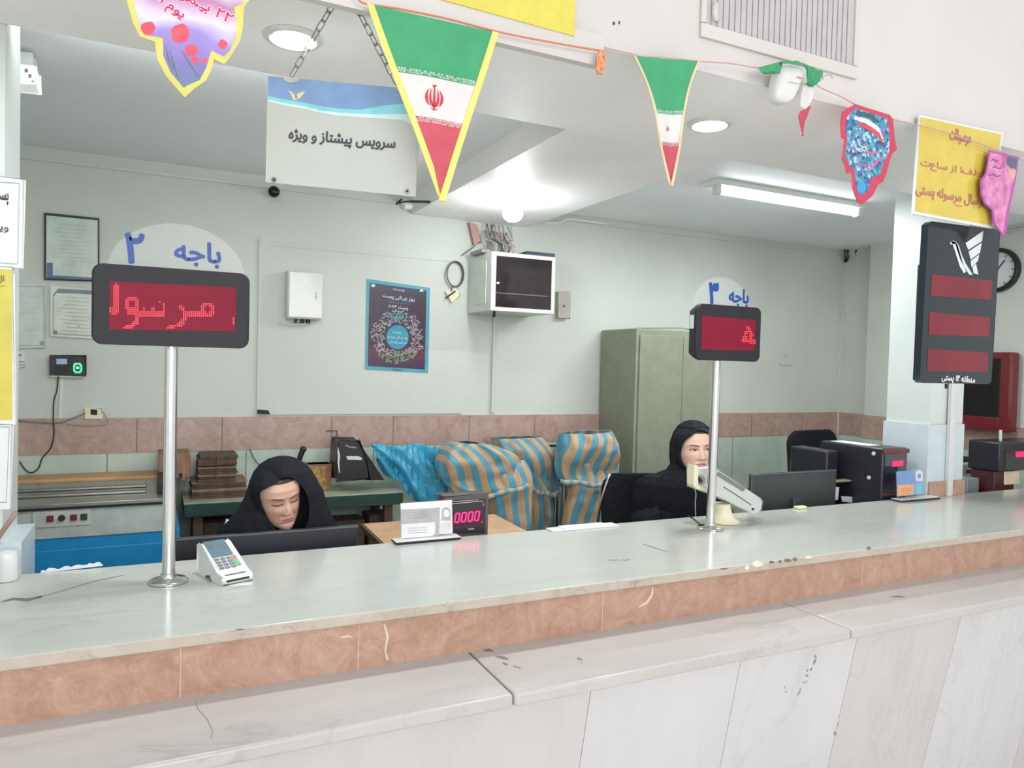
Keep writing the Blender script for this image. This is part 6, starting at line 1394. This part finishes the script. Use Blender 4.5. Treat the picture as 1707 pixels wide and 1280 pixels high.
def person(label, eye_px, eye_y, yaw, pitch, roll, scale, cfg, hood, seat_z, tint):
    """seated clerk; eye_px is where the photo shows the point between the eyes"""
    E_ = at(*eye_px, y=eye_y)
    Rm = Matrix.Rotation(yaw, 3, 'Z') @ Matrix.Rotation(roll, 3, 'Y') @ Matrix.Rotation(pitch, 3, 'X')
    Ry = Matrix.Rotation(yaw*cfg.get('body_turn', 1), 3, 'Z')
    piv = V((0, -.078, .113))                       # between the eyes, head frame: x lateral, -y forward
    def H(x, f, z):
        if z > .15: z = .15+(z-.15)*.88
        return E_ + Rm @ ((V((x, -f, z))-piv)*scale)
    neck0 = H(0, -.01, .03)                          # inside the head above the neck
    # one continuous body: head, neck, shoulders, trunk down to the seat, lap and lower legs under the gown
    N = 200; b = MB(); rings = []; cols = []
    def ths(k): s = 2*k/N-1; return pi*(.30*s+.70*s**3)
    zs = [.225-.0005]+[.225-(.229)*i/150 for i in range(1, 151)]
    for z in zs:
        wd, fr, bk = lerp_tab(HEAD, z); ring = []; cr = []
        for k in range(N):
            a = ths(k); sx_ = sin(a); ca = cos(a)
            x = wd*math.copysign(abs(sx_)**.92, sx_); f = fr*abs(ca)**.85 if ca > 0 else -bk*abs(ca)
            fb = 0
            if ca > 0: fb = face_bump(x, z, 0)*min(1, ca*2.5)
            f += fb; ring.append(H(x, f, z)); cr.append(face_col(x, z, f if ca > 0 else 0, cfg)+(1,))
        rings.append(ring); cols += cr
    base = V((neck0.x, neck0.y, 0)); fdir = Ry @ V((0, -1, 0)); ldir = Ry @ V((1, 0, 0))
    zsh = E_.z-.27*scale
    body = [(zsh+.085, .055, .055, .055, -.0), (zsh+.05, .056, .056, .06, -.01), (zsh+.02, .085, .065, .075, -.03), (zsh-.01, .13, .065, .075, -.045), (zsh-.05, .18, .08, .085, -.06), (zsh-.15, .18, .09, .10, -.08), (zsh-.30, .16, .09, .10, -.10), (zsh-.42, .165, .09, .10, -.10), (seat_z+.05, .19, .11, .13, -.10), (seat_z+.0, .19, .11, .13, -.10)]
    for z, wd, fr, bk, off in body:
        c_ = base+fdir*off; ring = []
        for k in range(N):
            a = ths(k); ca = cos(a); ring.append(V((c_.x, c_.y, z))+ldir*wd*sin(a)+fdir*(fr*ca if ca > 0 else bk*ca))
        rings.append(ring); cols += [cfg['skin']+(1,)]*N
    b.loft(rings); b.col = cols
    loc = (base.x, base.y, 0)
    p = build(b, 'person', M_skin, smooth=True, loc=loc); tag(p, label, 'person')
    # ears
    for s in (-1, 1):
        b = MB(); q = []
        for (r_, o_) in ((.006, 0), (.014, .004), (.017, .009), (.012, .012)): q.append([H(s*(.070+o_), .005-r_*.7*cos(2*pi*k/14)-.006, .098+r_*1.6*sin(2*pi*k/14)) for k in range(14)])
        b.loft(q); b.col = [cfg['skin']+(1,)]*len(b.v); build(b, 'ear', M_skin, p, smooth=True)
    # hair under the cloth
    b = MB(); q = []
    for z in [.2275, .222, .212, .2, .192, .185, .165, .14, .11, .08, .06]:
        wd, fr, bk = lerp_tab(HEAD, z); ring = []
        for k in range(40):
            a = -pi+2*pi*k/40; ca = cos(a); fz = sstep(.168, .19, z)
            f = (fr*abs(ca)**.85+.005)*fz - (1-fz)*.0 if ca > 0 else -(bk+.005)*abs(ca)
            ring.append(H((wd+.005)*sin(a), f, z))
        q.append(ring)
    b.loft(q, cap=False); build(b, 'hair', mat('dark_brown_hair', (34, 28, 26), .5, var=.2, scale=120), p, smooth=True)
    hood(p, H, E_, base, fdir, ldir, zsh, scale, cfg)
    # gown: trunk, lap and skirt, with sleeves reaching to the desk
    b = MB(); q = []
    zz = [(zsh+.03, .075, .075, .075, -.02), (zsh+.0, .14, .085, .095, -.04), (zsh-.03, .205, .10, .115, -.055), (zsh-.10, .225, .115, .13, -.075), (zsh-.28, .21, .11, .13, -.10), (zsh-.42, .21, .11, .13, -.10), (seat_z+.13, .22, .15, .17, -.10), (seat_z+.08, .22, .30, .18, -.10), (seat_z+.02, .22, .34, .17, -.10), (seat_z-.1, .20, .34, .05, -.10), (.25, .2, .34, .05, -.10), (.06, .22, .35, .05, -.10)]
    dense = []
    for i in range(len(zz)-1):
        for k in range(6): dense.append(tuple(a+(c_-a)*k/6 for a, c_ in zip(zz[i], zz[i+1])))
    dense.append(zz[-1])
    for z, wd, fr, bk, off in dense:
        c_ = base+fdir*off; ring = []
        for k in range(72):
            a = -pi+2*pi*k/72; ca = cos(a); w_ = 1+.018*sin(a*9+z*7)+.012*sin(a*17-z*11)
            ring.append(V((c_.x, c_.y, z))+(ldir*wd*math.copysign(abs(sin(a))**.9, sin(a))+fdir*((fr if ca > 0 else bk)*ca))*w_)
        q.append(ring)
    b.loft(q); build(b, 'gown', M_cloth, p, smooth=True)
    zd = cfg['desk']+.035
    for s in (-1, 1):
        sh = V((base.x, base.y, zsh-.055))+ldir*s*.17+fdir*-.02; el = V((base.x, base.y, zd+.05))+ldir*s*.25-fdir*.09; wr_ = V((base.x, base.y, zd))+ldir*s*.15-fdir*.01
        b = MB(); b.tube(cat_path([sh, sh.lerp(el, .5)+ldir*s*.02, el, el.lerp(wr_, .5), wr_], 6), [.062-.028*i/24+.003*sin(i*1.3) for i in range(25)], 16); build(b, 'sleeve', M_cloth, p, smooth=True)
        # hand: palm and five bent fingers, one skinned surface
        vs = []; es = []; rs = []
        d_ = (fdir*.9-ldir*s*.25).normalized(); l_ = V((-d_.y, d_.x, 0))
        def J(q_, r_, par=None):
            vs.append(q_-V(loc)); rs.append(r_)
            if par is not None: es.append((par, len(vs)-1))
            return len(vs)-1
        w0 = J(wr_-d_*.03, .022); w1 = J(wr_+d_*.02, .022, w0); pm_ = J(wr_+d_*.055, .026, w1)
        for i, (o_, l1) in enumerate(((-.030, .062), (-.010, .074), (.010, .070), (.029, .056))):
            k0 = J(wr_+d_*.088+l_*o_, .011, pm_); k1 = J(wr_+d_*(.088+l1*.5)+l_*o_*1.15+V((0, 0, .004)), .0092, k0); k2 = J(wr_+d_*(.088+l1*.82)+l_*o_*1.2+V((0, 0, -.008)), .0085, k1); J(wr_+d_*(.088+l1)+l_*o_*1.2+V((0, 0, -.018)), .0075, k2)
        sd = s*(1 if l_.dot(ldir) > 0 else -1)*-1
        k0 = J(wr_+d_*.035+l_*sd*.034, .0125, w1); k1 = J(wr_+d_*.062+l_*sd*.052, .0105, k0); J(wr_+d_*.088+l_*sd*.056, .009, k1)
        me = bpy.data.meshes.new('hand'); me.from_pydata(vs, es, []); me.materials.append(cfg['handmat'])
        ho = bpy.data.objects.new('hand', me); COL.objects.link(ho); ho.parent = p
        m_ = ho.modifiers.new('skin', 'SKIN'); m_.use_smooth_shade = True
        for i, r_ in enumerate(rs): me.skin_vertices[0].data[i].radius = (r_, r_)
        me.skin_vertices[0].data[0].use_root = True
        m2 = ho.modifiers.new('sub', 'SUBSURF'); m2.levels = 2; m2.render_levels = 2
    return p
def OPN(hl, ox, oz, oa, ob):
    x, z = abs(hl[0]-ox)/oa, hl[2]-oz
    return (x**1.75+(z/(ob*1.14))**1.75)**(1/1.75) if z > 0 else math.hypot(x, z/(ob*1.12))
def hood_surface(p, H, rows, E_, ldir, fdir, open_, mt, wr, name='headscarf', vdir=V((0, 0, 1)), fpush=-.02, seed=0):
    """cloth rings from the crown down: (z below/above eyes, lateral shift, half width, front, back, fwd shift); the face opening is let in"""
    (ox, oz, oa, ob, sc_h, Hinv) = open_
    N = 300; q = []; tab = rows[::-1]; z1, z0 = rows[0][0], rows[-1][0]; M_ = 260
    for j in range(M_+1):
        u = j/M_; z = z1+(z0-z1)*(u if rows[0][0] < .0 else (u**1.0)); 
        sh, wd, fr, bk, fs = lerp_tab(tab, z)
        ring = []
        for k in range(N):
            s = 2*k/N-1; a = pi*(.42*s+.58*s**3); sa, ca = sin(a), cos(a)
            x = wd*math.copysign(abs(sa)**.95, sa); f = fr*(1-abs(sa)**1.35) if ca > 0 else -bk*abs(ca)
            low = sstep(.05, -.15, z)
            wv = 1+wr*low*(sin(a*7+z*9+seed)+.6*sin(a*13-z*17+seed))
            P_ = E_+ldir*(sh+x*wv)+fdir*(f*wv+fs)+V((0, 0, z))
            hl = Hinv(P_)                          # head frame: x, forward, z
            inop = hl[1] > .015 and OPN(hl, ox, oz, oa, ob) < 1.0
            if not inop and -.02 < hl[2] < .224:
                w3, f3, b3 = lerp_tab(HEAD, hl[2]); m3 = .017
                e3 = math.hypot(hl[0]/(w3+m3), hl[1]/((f3 if hl[1] > 0 else b3)+m3))
                if 1e-4 < e3 < 1: P_ = Hinv.inv(hl[0]/e3, hl[1]/e3, hl[2]); hl = Hinv(P_)
            if hl[1] > .012:
                e = OPN(hl, ox, oz, oa, ob); t_ = sstep(1.05, .97, e)
                if t_ > 0: P_ = P_ - fdir*max(0, (hl[1]-.005)*sc_h)*t_
                elif e < 1.5: P_ = P_ - fdir*.004*sstep(1.5, 1.1, e)
            ring.append(P_)
        q.append(ring)
    b = MB(); b.loft(q, cap=False)
    b.poly(q[0][::6]); 
    return build(b, name, mt, p, smooth=True)
def hinv_of(E_, Rm, scale):
    Ri = Rm.transposed(); piv = V((0, -.078, .113))
    def f(P):
        q = Ri @ (P-E_)/scale + piv; z = q.z if q.z < .15 else .15+(q.z-.15)/.88; return (q.x, -q.y, z)
    def g(x, f_, z):
        z = z if z < .15 else .15+(z-.15)*.88; return E_ + Rm @ ((V((x, -f_, z))-piv)*scale)
    f.inv = g
    return f
SK1 = tuple(lin(c) for c in (198, 160, 140)); SK2 = tuple(lin(c) for c in (214, 176, 158))
hm = mat('hand_skin', (206, 168, 150), .5)
cfg1 = dict(skin=SK1, blush=tuple(lin(c) for c in (196, 132, 116)), brow=tuple(lin(c) for c in (66, 42, 34)), lid=tuple(lin(c) for c in (150, 108, 92)), lips=tuple(lin(c) for c in (184, 116, 112)), eyes='down', gaze=0, desk=.745, handmat=hm)
cfg2 = dict(skin=SK2, blush=tuple(lin(c) for c in (214, 148, 134)), brow=tuple(lin(c) for c in (60, 40, 34)), lid=tuple(lin(c) for c in (150, 104, 92)), lips=tuple(lin(c) for c in (196, 126, 120)), eyes='open', gaze=.003, desk=.90, handmat=hm, body_turn=.6)
Y1, P1_, R1_ = rad(14), rad(14), rad(-9)
def hood1(p, H, E_, base, fdir, ldir, zsh, scale, cfg):
    Rm = Matrix.Rotation(Y1, 3, 'Z') @ Matrix.Rotation(R1_, 3, 'Y') @ Matrix.Rotation(P1_, 3, 'X')
    vd = V((E_.x-CAM.x, E_.y-CAM.y, 0)).normalized(); fd = -vd; ld = V((vd.y, -vd.x, 0))
    rows = [(.172, -.018, .004, .0, .01, -.10), (.170, -.018, .030, .02, .04, -.10), (.160, -.018, .062, .052, .07, -.095), (.14, -.018, .092, .078, .085, -.088), (.11, -.016, .116, .098, .095, -.083), (.07, -.012, .134, .104, .10, -.08), (.03, -.006, .15, .104, .11, -.08), (-.03, -.010, .172, .104, .12, -.08), (-.08, -.018, .20, .106, .13, -.085), (-.12, -.026, .228, .108, .14, -.09), (-.2, -.03, .265, .115, .16, -.11), (-.32, -.02, .28, .13, .18, -.14), (-.42, -.02, .28, .14, .19, -.15)]
    hood_surface(p, H, rows, E_, ld, fd, (.002, .096, .072, .100, scale, hinv_of(E_, Rm, scale)), M_cloth, .02, 'chador')
def hood2(p, H, E_, base, fdir, ldir, zsh, scale, cfg):
    Rm = Matrix.Rotation(Y2, 3, 'Z') @ Matrix.Rotation(R2_, 3, 'Y') @ Matrix.Rotation(P2_, 3, 'X')
    vd = V((E_.x-CAM.x, E_.y-CAM.y, 0)).normalized(); fd = -vd; ld = V((vd.y, -vd.x, 0)); m = -.045
    rows = [(.145, m, .004, .0, .01, -.10), (.143, m, .025, .02, .035, -.10), (.133, m, .052, .050, .065, -.10), (.11, m, .082, .080, .095, -.095), (.07, m, .104, .094, .115, -.09), (.02, m, .118, .096, .12, -.09), (-.04, m, .118, .094, .115, -.09), (-.09, m, .112, .092, .105, -.09), (-.12, m-.01, .118, .09, .10, -.09), (-.145, m-.02, .16, .09, .105, -.09), (-.165, m-.04, .205, .098, .115, -.09), (-.20, m-.05, .235, .11, .13, -.09), (-.27, m-.055, .245, .115, .14, -.10), (-.38, m-.055, .25, .12, .15, -.12)]
    hood_surface(p, H, rows, E_, ld, fd, (0.0, .096, .067, .094, scale, hinv_of(E_, Rm, scale)), M_cloth, .012, 'headscarf', seed=2)
person('person in a black chador looking down behind the left monitor', (478, 838), 2.98, Y1, P1_, R1_, 1.10, cfg1, hood1, .52, None)
Y2, P2_, R2_ = rad(-16), rad(-2), rad(-2)
person('person in a black headscarf looking to the right, behind the tilted card reader', (1169, 750), 2.93, Y2, P2_, R2_, 1.15, cfg2, hood2, .60, None)
office_chair('black office chair with chrome frame behind the clerk with the tilted card reader', (2.46, 3.40, 0), .42, 1.185, .60, rad(-18), hoop=True)
office_chair('office chair of the clerk in the chador, mostly hidden behind the counter', (.47, 3.52, 0), .44, 1.06, .52, rad(10), hoop=True)
for o_ in list(bpy.data.objects):
    if o_.parent is None and o_.name.split('.')[0] in ('card_terminal', 'counter_reader', 'pole_display', 'card_holder', 'plastic_cup', 'sticky_pad'): o_.location.z += .0015
